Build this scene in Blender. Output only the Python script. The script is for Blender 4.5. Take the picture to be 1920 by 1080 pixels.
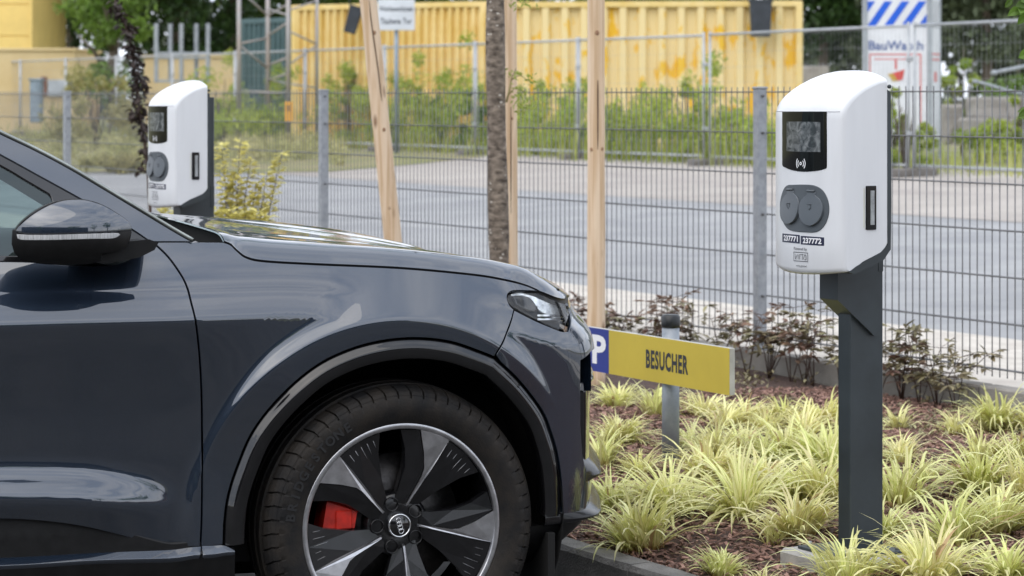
import bpy, math, random, bisect
import numpy as np
from mathutils import Vector, Matrix
from mathutils.geometry import delaunay_2d_cdt

random.seed(7)
RNG = np.random.default_rng(7)
scene = bpy.context.scene
COL = scene.collection
for o in list(bpy.data.objects):
    bpy.data.objects.remove(o)

# ------------------------------------------------------------------ camera
FPX, CX, HY, CAMZ = 4784.0, 960.0, 182.0, 1.505      # focal length / centre / horizon in 1920-px units
cam_d = bpy.data.cameras.new('camera')
cam = bpy.data.objects.new('camera', cam_d)
COL.objects.link(cam)
cam.location = (0, 0, CAMZ)
cam.rotation_euler = (math.radians(90), 0, 0)
cam_d.sensor_width = 36.0
cam_d.lens = 36.0 * FPX / 1920.0
cam_d.shift_y = -(540.0 - HY) / 1920.0
cam_d.clip_start = 0.1
cam_d.clip_end = 2000
cam_d.dof.use_dof = True
cam_d.dof.focus_distance = 7.15
cam_d.dof.aperture_fstop = 6.8
scene.camera = cam

# ------------------------------------------------------------------ sky, sun, exposure
SUN_EL, SUN_AZ = math.radians(52), math.radians(215)   # azimuth clockwise from +Y (north): behind the camera, to the left
world = bpy.data.worlds.new('World')
scene.world = world
world.use_nodes = True
wn, wl = world.node_tree.nodes, world.node_tree.links
for n in list(wn):
    wn.remove(n)
sky = wn.new('ShaderNodeTexSky')
sky.sky_type = 'NISHITA'
sky.sun_disc = False
sky.sun_elevation = SUN_EL
sky.sun_rotation = SUN_AZ
sky.air_density = 1.0
sky.dust_density = 3.0
sky.ozone_density = 1.0
hsv = wn.new('ShaderNodeHueSaturation')
hsv.inputs['Saturation'].default_value = 0.55
tc = wn.new('ShaderNodeTexCoord')
mp = wn.new('ShaderNodeMapping')
mp.inputs['Scale'].default_value = (1.5, 1.5, 4.0)
cl = wn.new('ShaderNodeTexNoise')                     # broken overcast: bright cloud with bluish thinner patches
cl.inputs['Scale'].default_value = 2.0
cl.inputs['Detail'].default_value = 6
cl.inputs['Roughness'].default_value = 0.55
cr = wn.new('ShaderNodeValToRGB')
cr.color_ramp.elements[0].position = 0.34
cr.color_ramp.elements[0].color = (4.5, 5.2, 6.5, 1)
cr.color_ramp.elements[1].position = 0.70
cr.color_ramp.elements[1].color = (10.4, 10.5, 10.8, 1)
mul = wn.new('ShaderNodeMixRGB')
mul.blend_type = 'MIX'
mul.inputs['Fac'].default_value = 0.82
bg = wn.new('ShaderNodeBackground')
bg.inputs['Strength'].default_value = 0.14
wo = wn.new('ShaderNodeOutputWorld')
wl.new(sky.outputs['Color'], hsv.inputs['Color'])
wl.new(tc.outputs['Generated'], mp.inputs['Vector'])
wl.new(mp.outputs['Vector'], cl.inputs['Vector'])
wl.new(cl.outputs['Fac'], cr.inputs['Fac'])
wl.new(hsv.outputs['Color'], mul.inputs['Color1'])
wl.new(cr.outputs['Color'], mul.inputs['Color2'])
wl.new(mul.outputs['Color'], bg.inputs['Color'])
wl.new(bg.outputs['Background'], wo.inputs['Surface'])

sun_d = bpy.data.lights.new('sun', 'SUN')
sun_d.energy = 0.8
sun_d.angle = math.radians(75)
sun_d.color = (1.0, 0.91, 0.78)
sun = bpy.data.objects.new('sun', sun_d)
COL.objects.link(sun)
sdir = Vector((math.sin(SUN_AZ) * math.cos(SUN_EL), math.cos(SUN_AZ) * math.cos(SUN_EL), math.sin(SUN_EL)))
sun.rotation_euler = sdir.to_track_quat('Z', 'Y').to_euler()
sun.location = (0, 0, 30)

scene.view_settings.view_transform = 'Standard'
scene.view_settings.look = 'None'
scene.view_settings.exposure = 0.6
scene.view_settings.gamma = 1.0
scene.view_settings.use_curve_mapping = False
scene.render.engine = 'CYCLES'
scene.cycles.max_bounces = 8
scene.cycles.transparent_max_bounces = 12
scene.cycles.caustics_reflective = False
scene.cycles.caustics_refractive = False
scene.cycles.sample_clamp_indirect = 6.0
scene.cycles.use_denoising = True

# ------------------------------------------------------------------ frames of reference
TD = Vector((0.4891, -0.8722, 0.0)).normalized()     # along kerb and fence, towards the right
ND = Vector((0.8722, 0.4891, 0.0)).normalized()      # away from the parking bay, across the bed

def P(t, D, z=0.0):
    v = TD * t + ND * D
    return Vector((v.x, v.y, z))

def on_line(px, D, z=0.0):
    """point on the line at distance D from the camera (measured across the fence) seen in column px"""
    r = Vector(((px - CX) / FPX, 1.0, 0.0))
    Y = D / r.dot(ND)
    return Vector((r.x * Y, Y, z))

def at(px, py, Y):
    return Vector(((px - CX) / FPX * Y, Y, CAMZ - (py - HY) / FPX * Y))

def on_ground(px, py, z):
    Y = (CAMZ - z) * FPX / (py - HY)
    return Vector(((px - CX) / FPX * Y, Y, z))

def tpar(v):
    return v.x * TD.x + v.y * TD.y

def pix(p):
    return (CX + FPX * p[0] / p[1], HY + FPX * (CAMZ - p[2]) / p[1])

# ------------------------------------------------------------------ materials
MATS = {}

def nodes_of(m):
    m.use_nodes = True
    return m.node_tree.nodes, m.node_tree.links

def pbr(name, color, rough=0.5, metal=0.0, var=0.0, scale=8.0, bump=0.0, bscale=60.0, coat=0.0, coat_rough=0.03,
        spec=0.5, color2=None, island=0.0, stretch=None, detail=4.0, trans=0.0, ramp=(0.35, 0.65), rvar=0.0):
    """Principled material with procedural colour variation and bump"""
    if name in MATS:
        return MATS[name]
    m = bpy.data.materials.new(name)
    n, l = nodes_of(m)
    b = n['Principled BSDF']
    out = n['Material Output']
    b.inputs['Roughness'].default_value = rough
    b.inputs['Metallic'].default_value = metal
    b.inputs['Specular IOR Level'].default_value = spec
    b.inputs['Coat Weight'].default_value = coat
    b.inputs['Coat Roughness'].default_value = coat_rough
    c4 = (*color, 1)
    b.inputs['Base Color'].default_value = c4
    tcn = n.new('ShaderNodeTexCoord')
    vec = tcn.outputs['Object']
    if stretch:
        mpn = n.new('ShaderNodeMapping')
        mpn.inputs['Scale'].default_value = stretch
        l.new(vec, mpn.inputs['Vector'])
        vec = mpn.outputs['Vector']
    last = None
    if var > 0 or color2 is not None:
        nz = n.new('ShaderNodeTexNoise')
        nz.inputs['Scale'].default_value = scale
        nz.inputs['Detail'].default_value = detail
        nz.inputs['Roughness'].default_value = 0.6
        l.new(vec, nz.inputs['Vector'])
        rp = n.new('ShaderNodeValToRGB')
        rp.color_ramp.elements[0].position, rp.color_ramp.elements[1].position = ramp
        ca = color if color2 is not None else tuple(c * (1 - var) for c in color)
        cb = color2 if color2 is not None else tuple(min(1, c * (1 + var)) for c in color)
        rp.color_ramp.elements[0].color = (*ca, 1)
        rp.color_ramp.elements[1].color = (*cb, 1)
        l.new(nz.outputs['Fac'], rp.inputs['Fac'])
        last = rp.outputs['Color']
        if rvar:
            mr = n.new('ShaderNodeMapRange')
            mr.inputs['To Min'].default_value = max(0.02, rough - rvar)
            mr.inputs['To Max'].default_value = min(1, rough + rvar)
            l.new(nz.outputs['Fac'], mr.inputs['Value'])
            l.new(mr.outputs['Result'], b.inputs['Roughness'])
    if island > 0:
        ge = n.new('ShaderNodeNewGeometry')
        hs = n.new('ShaderNodeHueSaturation')
        mr = n.new('ShaderNodeMapRange')
        mr.inputs['To Min'].default_value = 1 - island
        mr.inputs['To Max'].default_value = 1 + island
        l.new(ge.outputs['Random Per Island'], mr.inputs['Value'])
        l.new(mr.outputs['Result'], hs.inputs['Value'])
        if last is not None:
            l.new(last, hs.inputs['Color'])
        else:
            hs.inputs['Color'].default_value = c4
        last = hs.outputs['Color']
    if last is not None:
        l.new(last, b.inputs['Base Color'])
    if bump > 0:
        bz = n.new('ShaderNodeTexNoise')
        bz.inputs['Scale'].default_value = bscale
        bz.inputs['Detail'].default_value = 5
        l.new(vec, bz.inputs['Vector'])
        bp = n.new('ShaderNodeBump')
        bp.inputs['Strength'].default_value = bump
        bp.inputs['Distance'].default_value = 0.01
        l.new(bz.outputs['Fac'], bp.inputs['Height'])
        l.new(bp.outputs['Normal'], b.inputs['Normal'])
    if trans > 0:
        tr = n.new('ShaderNodeBsdfTranslucent')
        tr.inputs['Color'].default_value = c4
        if last is not None:
            l.new(last, tr.inputs['Color'])
        mx = n.new('ShaderNodeMixShader')
        mx.inputs['Fac'].default_value = trans
        l.new(b.outputs['BSDF'], mx.inputs[1])
        l.new(tr.outputs['BSDF'], mx.inputs[2])
        l.new(mx.outputs['Shader'], out.inputs['Surface'])
    MATS[name] = m
    return m

# ------------------------------------------------------------------ object helpers
def tag(o, label=None, cat=None, group=None, kind=None):
    if label: o['label'] = label
    if cat: o['category'] = cat
    if group: o['group'] = group
    if kind: o['kind'] = kind
    return o

def thing(name, label, cat, loc=(0, 0, 0), rotz=0.0, group=None):
    o = bpy.data.objects.new(name, None)
    o.empty_display_size = 0.1
    COL.objects.link(o)
    o.location = loc
    o.rotation_euler = (0, 0, rotz)
    o['label'] = label
    o['category'] = cat
    if group: o['group'] = group
    return o

def link(name, mesh, parent=None):
    o = bpy.data.objects.new(name, mesh)
    COL.objects.link(o)
    if parent is not None:
        o.parent = parent
    return o

def mesh_from(name, V, Fc, mat=None, smooth=False):
    me = bpy.data.meshes.new(name)
    if isinstance(Fc, np.ndarray):
        nf, k = Fc.shape
        me.vertices.add(len(V)); me.loops.add(nf * k); me.polygons.add(nf)
        me.vertices.foreach_set('co', np.asarray(V, dtype=np.float32).ravel())
        me.loops.foreach_set('vertex_index', Fc.astype(np.int32).ravel())
        me.polygons.foreach_set('loop_start', np.arange(0, nf * k, k, dtype=np.int32))
        me.update(calc_edges=True)
    else:
        me.from_pydata([tuple(v) for v in V], [], [tuple(f) for f in Fc])
    if mat is not None:
        me.materials.append(mat)
    if smooth:
        me.polygons.foreach_set('use_smooth', [True] * len(me.polygons))
    me.update()
    return me

class MB:
    """collects shapes, then links them as one mesh object"""
    def __init__(s):
        s.v, s.f, s.sm = [], [], []
    def add(s, V, Fc, smooth=False):
        k = len(s.v)
        s.v += [tuple(x) for x in V]
        s.f += [tuple(i + k for i in f) for f in Fc]
        s.sm += [smooth] * len(Fc)
        return s
    def box(s, c, size, ax=None, bevel=0.0):
        """box centred at c; ax = (x, y, z) axes"""
        X, Y, Z = ax if ax else (Vector((1, 0, 0)), Vector((0, 1, 0)), Vector((0, 0, 1)))
        c = Vector(c); a, b, d = [q / 2 for q in size]
        if bevel <= 0:
            V = [c + X * (a * i) + Y * (b * j) + Z * (d * k) for k in (-1, 1) for j in (-1, 1) for i in (-1, 1)]
            return s.add(V, [(0, 2, 3, 1), (4, 5, 7, 6), (0, 1, 5, 4), (2, 6, 7, 3), (0, 4, 6, 2), (1, 3, 7, 5)])
        e = bevel
        rings = []
        for zz, ins in ((-d, e), (-d + e, 0), (d - e, 0), (d, e)):
            aa, bb = a - ins, b - ins
            q = e if ins == 0 else 0.35 * e
            pts = [(-aa + q, -bb), (aa - q, -bb), (aa, -bb + q), (aa, bb - q), (aa - q, bb), (-aa + q, bb), (-aa, bb - q), (-aa, -bb + q)]
            rings.append([c + X * x + Y * y + Z * zz for x, y in pts])
        return s.loft(rings, cap=True, closed=True)
    def loft(s, rings, cap=True, closed=True, smooth=False):
        n = len(rings[0]); V = [p for r in rings for p in r]; Fc = []
        for i in range(len(rings) - 1):
            for j in range(n if closed else n - 1):
                k = (j + 1) % n
                Fc.append((i * n + j, i * n + k, (i + 1) * n + k, (i + 1) * n + j))
        if cap and closed:
            Fc.append(tuple(range(n - 1, -1, -1)))
            Fc.append(tuple((len(rings) - 1) * n + j for j in range(n)))
        return s.add(V, Fc, smooth)
    def tube(s, pts, r, n=8, smooth=True, cap=True, flat=None):
        pts = [Vector(p) for p in pts]
        if not hasattr(r, '__len__'): r = [r] * len(pts)
        rings = []
        up = Vector((0, 0, 1))
        for i, p in enumerate(pts):
            d = (pts[min(i + 1, len(pts) - 1)] - pts[max(i - 1, 0)])
            d = d.normalized() if d.length > 1e-9 else Vector((0, 0, 1))
            ref = up if abs(d.dot(up)) < 0.95 else Vector((1, 0, 0))
            a = d.cross(ref).normalized(); b = d.cross(a).normalized()
            rings.append([p + (a * math.cos(2 * math.pi * j / n) + b * math.sin(2 * math.pi * j / n)) * r[i] for j in range(n)])
        return s.loft(rings, cap=cap, smooth=smooth)
    def prism(s, poly, off):
        """poly: list of Vector (planar), extruded by vector off"""
        n = len(poly); off = Vector(off)
        V = [Vector(p) for p in poly] + [Vector(p) + off for p in poly]
        Fc = [tuple(range(n - 1, -1, -1)), tuple(range(n, 2 * n))]
        Fc += [(j, (j + 1) % n, n + (j + 1) % n, n + j) for j in range(n)]
        return s.add(V, Fc)
    def mesh(s, name, mat):
        me = bpy.data.meshes.new(name)
        me.from_pydata(s.v, [], s.f)
        if mat is not None: me.materials.append(mat)
        me.polygons.foreach_set('use_smooth', s.sm)
        me.update()
        return me
    def build(s, name, mat, parent=None):
        """vertices are in world space unless parent is given; then they are local to the parent"""
        return link(name, s.mesh(name, mat), parent)
    def build_w(s, name, mat, parent, pmat=None):
        """vertices in world space, re-expressed in the frame of a thing"""
        M = thing_matrix(parent).inverted()
        s.v = [tuple(M @ Vector(p)) for p in s.v]
        return link(name, s.mesh(name, mat), parent)

def thing_matrix(o):
    M = Matrix.Translation(o.location) @ Matrix.Rotation(o.rotation_euler[2], 4, 'Z')
    if o.parent is not None:
        M = thing_matrix(o.parent) @ M
    return M

def copy_tree(o, parent=None):
    c = o.copy(); COL.objects.link(c); c.parent = parent
    for ch in [x for x in bpy.data.objects if x.parent == o]:
        copy_tree(ch, c)
    return c

def catmull(pts, n=6):
    pts = [np.array(p, float) for p in pts]
    if len(pts) < 3:
        return [tuple(pts[0] + (pts[-1] - pts[0]) * i / n) for i in range(n)] + [tuple(pts[-1])]
    q = [2 * pts[0] - pts[1]] + pts + [2 * pts[-1] - pts[-2]]
    out = []
    for i in range(1, len(q) - 2):
        a, b, c, d = q[i - 1], q[i], q[i + 1], q[i + 2]
        for k in range(n):
            t = k / n
            out.append(tuple(0.5 * ((2 * b) + (-a + c) * t + (2 * a - 5 * b + 4 * c - d) * t * t + (-a + 3 * b - 3 * c + d) * t ** 3)))
    out.append(tuple(pts[-1]))
    return out

def sstep(x, a, b):
    t = min(1.0, max(0.0, (x - a) / (b - a)))
    return t * t * (3 - 2 * t)

def pchip(xs, ys):
    xs, ys = np.array(xs, float), np.array(ys, float)
    h = np.diff(xs); dl = np.diff(ys) / h
    m = np.zeros(len(xs))
    for i in range(1, len(xs) - 1):
        if dl[i - 1] * dl[i] > 0:
            w1, w2 = 2 * h[i] + h[i - 1], h[i] + 2 * h[i - 1]
            m[i] = (w1 + w2) / (w1 / dl[i - 1] + w2 / dl[i])
    m[0], m[-1] = dl[0], dl[-1]
    nh = len(h)
    xl, ys, m, h = [float(q) for q in xs], [float(q) for q in ys], [float(q) for q in m], [float(q) for q in h]
    xs = xl
    def f(x):
        if x <= xs[0]: return ys[0] + m[0] * (x - xs[0])
        if x >= xs[-1]: return ys[-1] + m[-1] * (x - xs[-1])
        i = bisect.bisect_left(xl, x) - 1; i = 0 if i < 0 else (nh - 1 if i >= nh else i)
        t = (x - xs[i]) / h[i]
        return ((1 + 2 * t) * (1 - t) ** 2 * ys[i] + t * (1 - t) ** 2 * h[i] * m[i] + t * t * (3 - 2 * t) * ys[i + 1] + t * t * (t - 1) * h[i] * m[i + 1])
    return f

NOCONV = []
def solve_px(fn, px, py, a, b, it=25):
    """find (a, b) on the surface fn(a, b) -> world point that the camera sees at pixel (px, py)"""
    e = 1e-4
    for _ in range(it):
        x0, y0 = pix(fn(a, b))
        rx, ry = px - x0, py - y0
        if abs(rx) + abs(ry) < 0.02: break
        xa, ya = pix(fn(a + e, b)); xb, yb = pix(fn(a, b + e))
        j11, j12, j21, j22 = (xa - x0) / e, (xb - x0) / e, (ya - y0) / e, (yb - y0) / e
        det = j11 * j22 - j12 * j21
        if abs(det) < 1e-9: break
        da, db = (rx * j22 - ry * j12) / det, (ry * j11 - rx * j21) / det
        k = max(abs(da), abs(db))
        if k > 0.08: da, db = da * 0.08 / k, db * 0.08 / k
        a += da; b += db
    else:
        if abs(rx) + abs(ry) > 2: NOCONV.append((px, py, round(rx, 1), round(ry, 1)))
    return a, b

def resample(poly, step):
    out = []
    n = len(poly)
    for i in range(n):
        a, b = np.array(poly[i]), np.array(poly[(i + 1) % n])
        d = np.linalg.norm(b - a)
        k = max(1, int(math.ceil(d / step)))
        for j in range(k):
            out.append(a + (b - a) * j / k)
    return out

def inset_poly(poly, g):
    """shrink a closed 2-D polygon by about g"""
    p = np.array(poly); n = len(p)
    area = 0.5 * np.sum(p[:, 0] * np.roll(p[:, 1], -1) - np.roll(p[:, 0], -1) * p[:, 1])
    sgn = 1 if area > 0 else -1
    out = []
    for i in range(n):
        a, b, c = p[i - 1], p[i], p[(i + 1) % n]
        d1, d2 = b - a, c - b
        n1 = np.array((-d1[1], d1[0])) * sgn; n2 = np.array((-d2[1], d2[0])) * sgn
        n1 /= max(np.linalg.norm(n1), 1e-9); n2 /= max(np.linalg.norm(n2), 1e-9)
        m = n1 + n2
        L = np.linalg.norm(m)
        m = n1 if L < 1e-6 else m / L
        k = 1 / max(0.5, float(m.dot(n1)))
        out.append(b + m * g * k)
    return out

def in_poly_many(q, p):
    """which of the points q (n, 2) lie inside the polygon p"""
    q = np.asarray(q, float); p = np.asarray([tuple(v) for v in p], float)
    x, y = q[:, 0], q[:, 1]
    c = np.zeros(len(q), bool)
    for i in range(len(p)):
        (xi, yi), (xj, yj) = p[i], p[i - 1]
        if yi == yj: continue
        c ^= ((yi > y) != (yj > y)) & (x < (xj - xi) * (y - yi) / (yj - yi) + xi)
    return c

def panel(name, fn, poly, mat, parent, step=0.015, gap=0.0, off=0.0, flange=0.012, flip=False, edge=0.004, levels=None, polar=None):
    """sheet cut to the outline poly (surface coordinates) out of the surface fn, with its edges turned in"""
    poly = resample(poly, step)
    if gap: poly = inset_poly(poly, gap)
    pl = [tuple(q) for q in poly]
    xs, ys = [q[0] for q in pl], [q[1] for q in pl]
    inner = inset_poly(pl, step * 0.55)
    pts = list(pl)
    nb = len(pts)
    cand = []
    for row, x in enumerate(np.arange(min(xs) + step / 2, max(xs), step)):
        yl_ = np.arange(min(ys) + step / 2 + (row % 2) * step / 2, max(ys), step) if levels is None else levels
        cand += [(x, y) for y in yl_]
    if polar:
        # rings round the wheel replace the grid near the arch so the flare's crest runs along mesh lines
        pr0, pr1 = polar
        cand = [c for c in cand if not (pr0 < math.hypot(c[0], c[1] - 0.378) < pr1)]
        for r in np.concatenate([np.arange(pr0, 0.52, 0.010), np.arange(0.522, 0.60, 0.0042), np.arange(0.604, pr1, 0.008)]):
            for a_ in np.arange(-0.6, 3.8, 0.012 / 0.55):
                cand.append((r * math.cos(a_), 0.378 + r * math.sin(a_)))
    if cand:
        cand = np.array(cand)
        pts += [tuple(c) for c in cand[in_poly_many(cand, inner)]]
    vs, ed, fs, ov, oe, of = delaunay_2d_cdt([Vector(q) for q in pts], [(i, (i + 1) % nb) for i in range(nb)], [], 1, 1e-6)
    e = 5e-4
    V, N = [], []
    for q in vs:
        p0 = Vector(fn(q[0], q[1]))
        da = Vector(fn(q[0] + e, q[1])) - Vector(fn(q[0] - e, q[1]))
        db = Vector(fn(q[0], q[1] + e)) - Vector(fn(q[0], q[1] - e))
        nn = da.cross(db).normalized()
        if flip: nn = -nn
        V.append(p0 + nn * off); N.append(nn)
    Fc = [tuple(f) for f in fs]
    # boundary loops from face edges
    cnt = {}
    for f in Fc:
        for i in range(len(f)):
            a, b = f[i], f[(i + 1) % len(f)]
            cnt[(a, b)] = cnt.get((a, b), 0) + 1
    bd = [(a, b) for (a, b) in cnt if (b, a) not in cnt]
    VN = [tuple(n) for n in N]
    ndict = {}
    if flange > 0:
        # three rings: edge, rounded shoulder, foot of the flange
        nxt = {a: b for a, b in bd}; prv = {b: a for a, b in bd}
        m1, m2 = {}, {}
        for a in nxt:
            pa, pb, pc = V[prv.get(a, a)], V[a], V[nxt[a]]
            tgt = (pc - pa)
            if tgt.length < 1e-9: tgt = Vector((1, 0, 0))
            outw = tgt.normalized().cross(N[a]).normalized()
            fx = V[nxt[a]] - V[a]
            m1[a] = len(V); V.append(pb + outw * edge * 0.7 - N[a] * edge * 0.5); VN.append(tuple((N[a] * 0.6 + outw * 0.8).normalized()))
            m2[a] = len(V); V.append(pb + outw * edge - N[a] * flange); VN.append(tuple((outw).normalized()))
        # check direction of outw with the first boundary edge
        a, b = bd[0]
        cen = None
        for f in Fc:
            if a in f and b in f:
                cen = (V[f[0]] + V[f[1]] + V[f[2]]) / 3; break
        sgn = 1
        if (V[m1[a]] + N[a] * edge * 0.5 - V[a]).dot(cen - V[a]) > 0: sgn = -1
        if sgn < 0:
            for a in nxt:
                pa, pb, pc = V[prv.get(a, a)], V[a], V[nxt[a]]
                outw = -(pc - pa).normalized().cross(N[a]).normalized()
                V[m1[a]] = pb + outw * edge * 0.7 - N[a] * edge * 0.5; VN[m1[a]] = tuple((N[a] * 0.6 + outw * 0.8).normalized())
                V[m2[a]] = pb + outw * edge - N[a] * flange; VN[m2[a]] = tuple(outw)
        for a, b in bd:
            Fc.append((b, a, m1[a], m1[b]))
            Fc.append((m1[b], m1[a], m2[a], m2[b]))
    me = mesh_from(name, V, Fc, mat, True)
    # make face winding agree with N
    f0 = me.polygons[0]
    if f0.normal.dot(N[f0.vertices[0]]) < 0:
        me.flip_normals()
    try:
        me.normals_split_custom_set_from_vertices(VN)
    except Exception:
        pass
    return link(name, me, parent)

def text_geo(body, size=1.0, bold=0.0, extrude=0.0, sx=1.0, align='CENTER', spacing=1.0):
    """vertices (2-D) and faces of a line of lettering, centred on the origin"""
    c = bpy.data.curves.new('lettering', 'FONT')
    c.body = body; c.size = size; c.offset = bold; c.extrude = extrude
    c.align_x = align; c.align_y = 'CENTER'; c.space_character = spacing
    c.resolution_u = 3
    o = bpy.data.objects.new('lettering', c)
    COL.objects.link(o)
    dg = bpy.context.evaluated_depsgraph_get()
    dg.update()
    me = bpy.data.meshes.new_from_object(o.evaluated_get(dg))
    V = [Vector((v.co.x * sx, v.co.y, v.co.z)) for v in me.vertices]
    Fc = [tuple(p.vertices) for p in me.polygons]
    bpy.data.objects.remove(o); bpy.data.curves.remove(c); bpy.data.meshes.remove(me)
    return V, Fc

def flat_text(name, body, origin, ax, az, nrm, size, mat, parent, bold=0.0, sx=1.0, proud=0.002, spacing=1.0, width=None):
    V, Fc = text_geo(body, size, bold, 0.0, sx, spacing=spacing)
    if width:
        xs = [v.x for v in V]; k = width / (max(xs) - min(xs)); mid = (max(xs) + min(xs)) / 2
        V = [Vector(((v.x - mid) * k, v.y, 0)) for v in V]
    W = [Vector(origin) + ax * v.x + az * v.y + nrm * proud for v in V]
    m = MB().add(W, Fc)
    return m.build_w(name, mat, parent) if parent is not None else m.build(name, mat)
# ================================================================== ground, road, kerb, bed
ROTF = math.atan2(TD.y, TD.x)
asphalt = pbr('parking_asphalt', (0.055, 0.054, 0.052), rough=0.92, var=0.3, scale=3, bump=0.5, bscale=120, color2=(0.085, 0.082, 0.078))
road_m = pbr('road_asphalt', (0.245, 0.250, 0.258), rough=0.85, scale=1.3, color2=(0.335, 0.338, 0.342), bump=0.15, bscale=90, detail=8)
dusty_m = pbr('dusty_asphalt', (0.32, 0.29, 0.265), rough=0.95, scale=0.9, color2=(0.42, 0.385, 0.35), bump=0.2, bscale=60, detail=8)
strip_m = pbr('pale_pavement', (0.48, 0.44, 0.39), rough=0.9, scale=5, color2=(0.60, 0.56, 0.50), bump=0.2, bscale=80)
yard_m = pbr('yard_gravel', (0.24, 0.20, 0.13), rough=1.0, scale=0.8, color2=(0.16, 0.19, 0.07), bump=0.6, bscale=20, detail=8)
soil_m = pbr('bark_soil', (0.045, 0.026, 0.020), rough=0.95, scale=30, color2=(0.10, 0.060, 0.048), bump=1.0, bscale=70)
conc_m = pbr('kerb_concrete', (0.13, 0.125, 0.12), rough=0.85, scale=9, color2=(0.24, 0.23, 0.215), bump=0.45, bscale=130, detail=8)
edge_m = pbr('edging_concrete', (0.20, 0.185, 0.165), rough=0.85, scale=5, color2=(0.30, 0.285, 0.26), bump=0.3, bscale=90, detail=8)

def sheet(name, pts, mat):
    m = MB(); m.add(pts, [tuple(range(len(pts)))])
    return tag(m.build(name, mat), kind='structure')

sheet('ground', [(-900, -700, -0.03), (900, -700, -0.03), (900, 1100, -0.03), (-900, 1100, -0.03)], yard_m)
sheet('parking_bay', [P(-60, -60), P(60, -60), P(60, 4.03), P(-60, 4.03)], asphalt)
DRISE = lambda D: 0.235 + (0.5 - 0.235) * min(1.0, max(0.0, (D - 8.7) / 12.3))
m = MB(); ds = [8.66, 11, 14, 17, 21, 23]
m.loft([[P(-120, d, DRISE(d)), P(60, d, DRISE(d))] for d in ds], cap=False, closed=False)
tag(m.build('road', road_m), kind='structure')
m = MB(); m.loft([[P(-120, d, DRISE(d) + 0.004), P(60, d, DRISE(d) + 0.004)] for d in (15.2, 17, 21, 23)], cap=False, closed=False)
tag(m.build('dusty_verge', dusty_m), kind='structure')
sheet('yard', [P(-300, 22.4, 0.506), P(120, 22.4, 0.506), P(120, 420, 0.506), P(-300, 420, 0.506)], yard_m)
# overgrown left verge where the weeds reach towards the road
m = MB()
lv = [on_ground(-200, 322, 0.36), on_ground(200, 320, 0.37), on_ground(430, 324, 0.38), on_ground(620, 322, 0.40), on_ground(760, 310, 0.44), on_ground(900, 298, 0.47), on_line(950, 22.6, 0.52), on_line(-1100, 22.6, 0.52)]
zz = lambda p: DRISE(p.dot(ND)) + 0.012
lv = [Vector((p.x, p.y, zz(p))) for p in lv]
m.add(lv, [tuple(range(len(lv)))])
tag(m.build('overgrown_verge', pbr('verge_soil', (0.26, 0.22, 0.12), rough=1.0, scale=1.2, color2=(0.17, 0.19, 0.06), bump=0.6, bscale=15)), kind='structure')

# pavement strip of flags behind the fence
pav = sheet('pavement', [P(-60, 7.20, 0.246), P(30, 7.20, 0.246), P(30, 8.68, 0.246), P(-60, 8.68, 0.246)], strip_m)
m = MB(); m.box(P(-15, 8.72, 0.17), (90, 0.10, 0.15), ax=(TD, ND, Vector((0, 0, 1)))); tag(m.build('road_kerb', strip_m), kind='structure')

# kerb stones towards the car
kerb = bpy.data.objects.new('kerb', None); COL.objects.link(kerb); tag(kerb, kind='structure')
tk0 = tpar(on_line(1085, 4.03))
for i in range(-7, 6):
    m = MB()
    r = random.Random(i)
    n_ = 14
    t0, t1 = tk0 + i * 1.0 + 0.36, tk0 + (i + 1) * 1.0 + 0.354
    rings = []
    for k in range(n_ + 1):
        t = t0 + (t1 - t0) * k / n_
        j = lambda s=0.0025: r.uniform(-s, s)
        rings.append([P(t, 3.985 + j(), -0.05), P(t, 3.985 + j(), 0.105 + j()), P(t, 3.997 + j(), 0.1215 + j()), P(t, 4.068 + j(), 0.1235 + j()), P(t, 4.080 + j(), 0.112), P(t, 4.085, -0.05)])
    m.loft(rings, cap=True)
    m.build('kerb_stone', conc_m, kerb)
# edging under the fence
edging = bpy.data.objects.new('edging_wall', None); COL.objects.link(edging); tag(edging, kind='structure')
for i in range(-11, 6):
    m = MB(); m.box(P(i * 1.2 + 0.6 + 2.0 - 7, 7.17, 0.16), (1.194, 0.10, 0.21), ax=(TD, ND, Vector((0, 0, 1))), bevel=0.008)
    m.build('edging_stone', edge_m, edging)

def bed_z(D, t):
    z = 0.110 + 0.055 * sstep(D, 4.08, 4.55)
    return z + 0.012 * math.sin(2.3 * t + 1.7 * D) * sstep(D, 4.1, 4.5) + 0.008 * math.sin(5.1 * D - 3.3 * t)
rows_ = []
tt = np.arange(-16, 4.6, 0.12); dd = np.arange(4.075, 7.16, 0.10)
m = MB()
m.loft([[P(t, d, bed_z(d, t)) for t in tt] for d in dd], cap=False, closed=False, smooth=True)
tag(m.build('planting_bed', soil_m), kind='structure')

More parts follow.
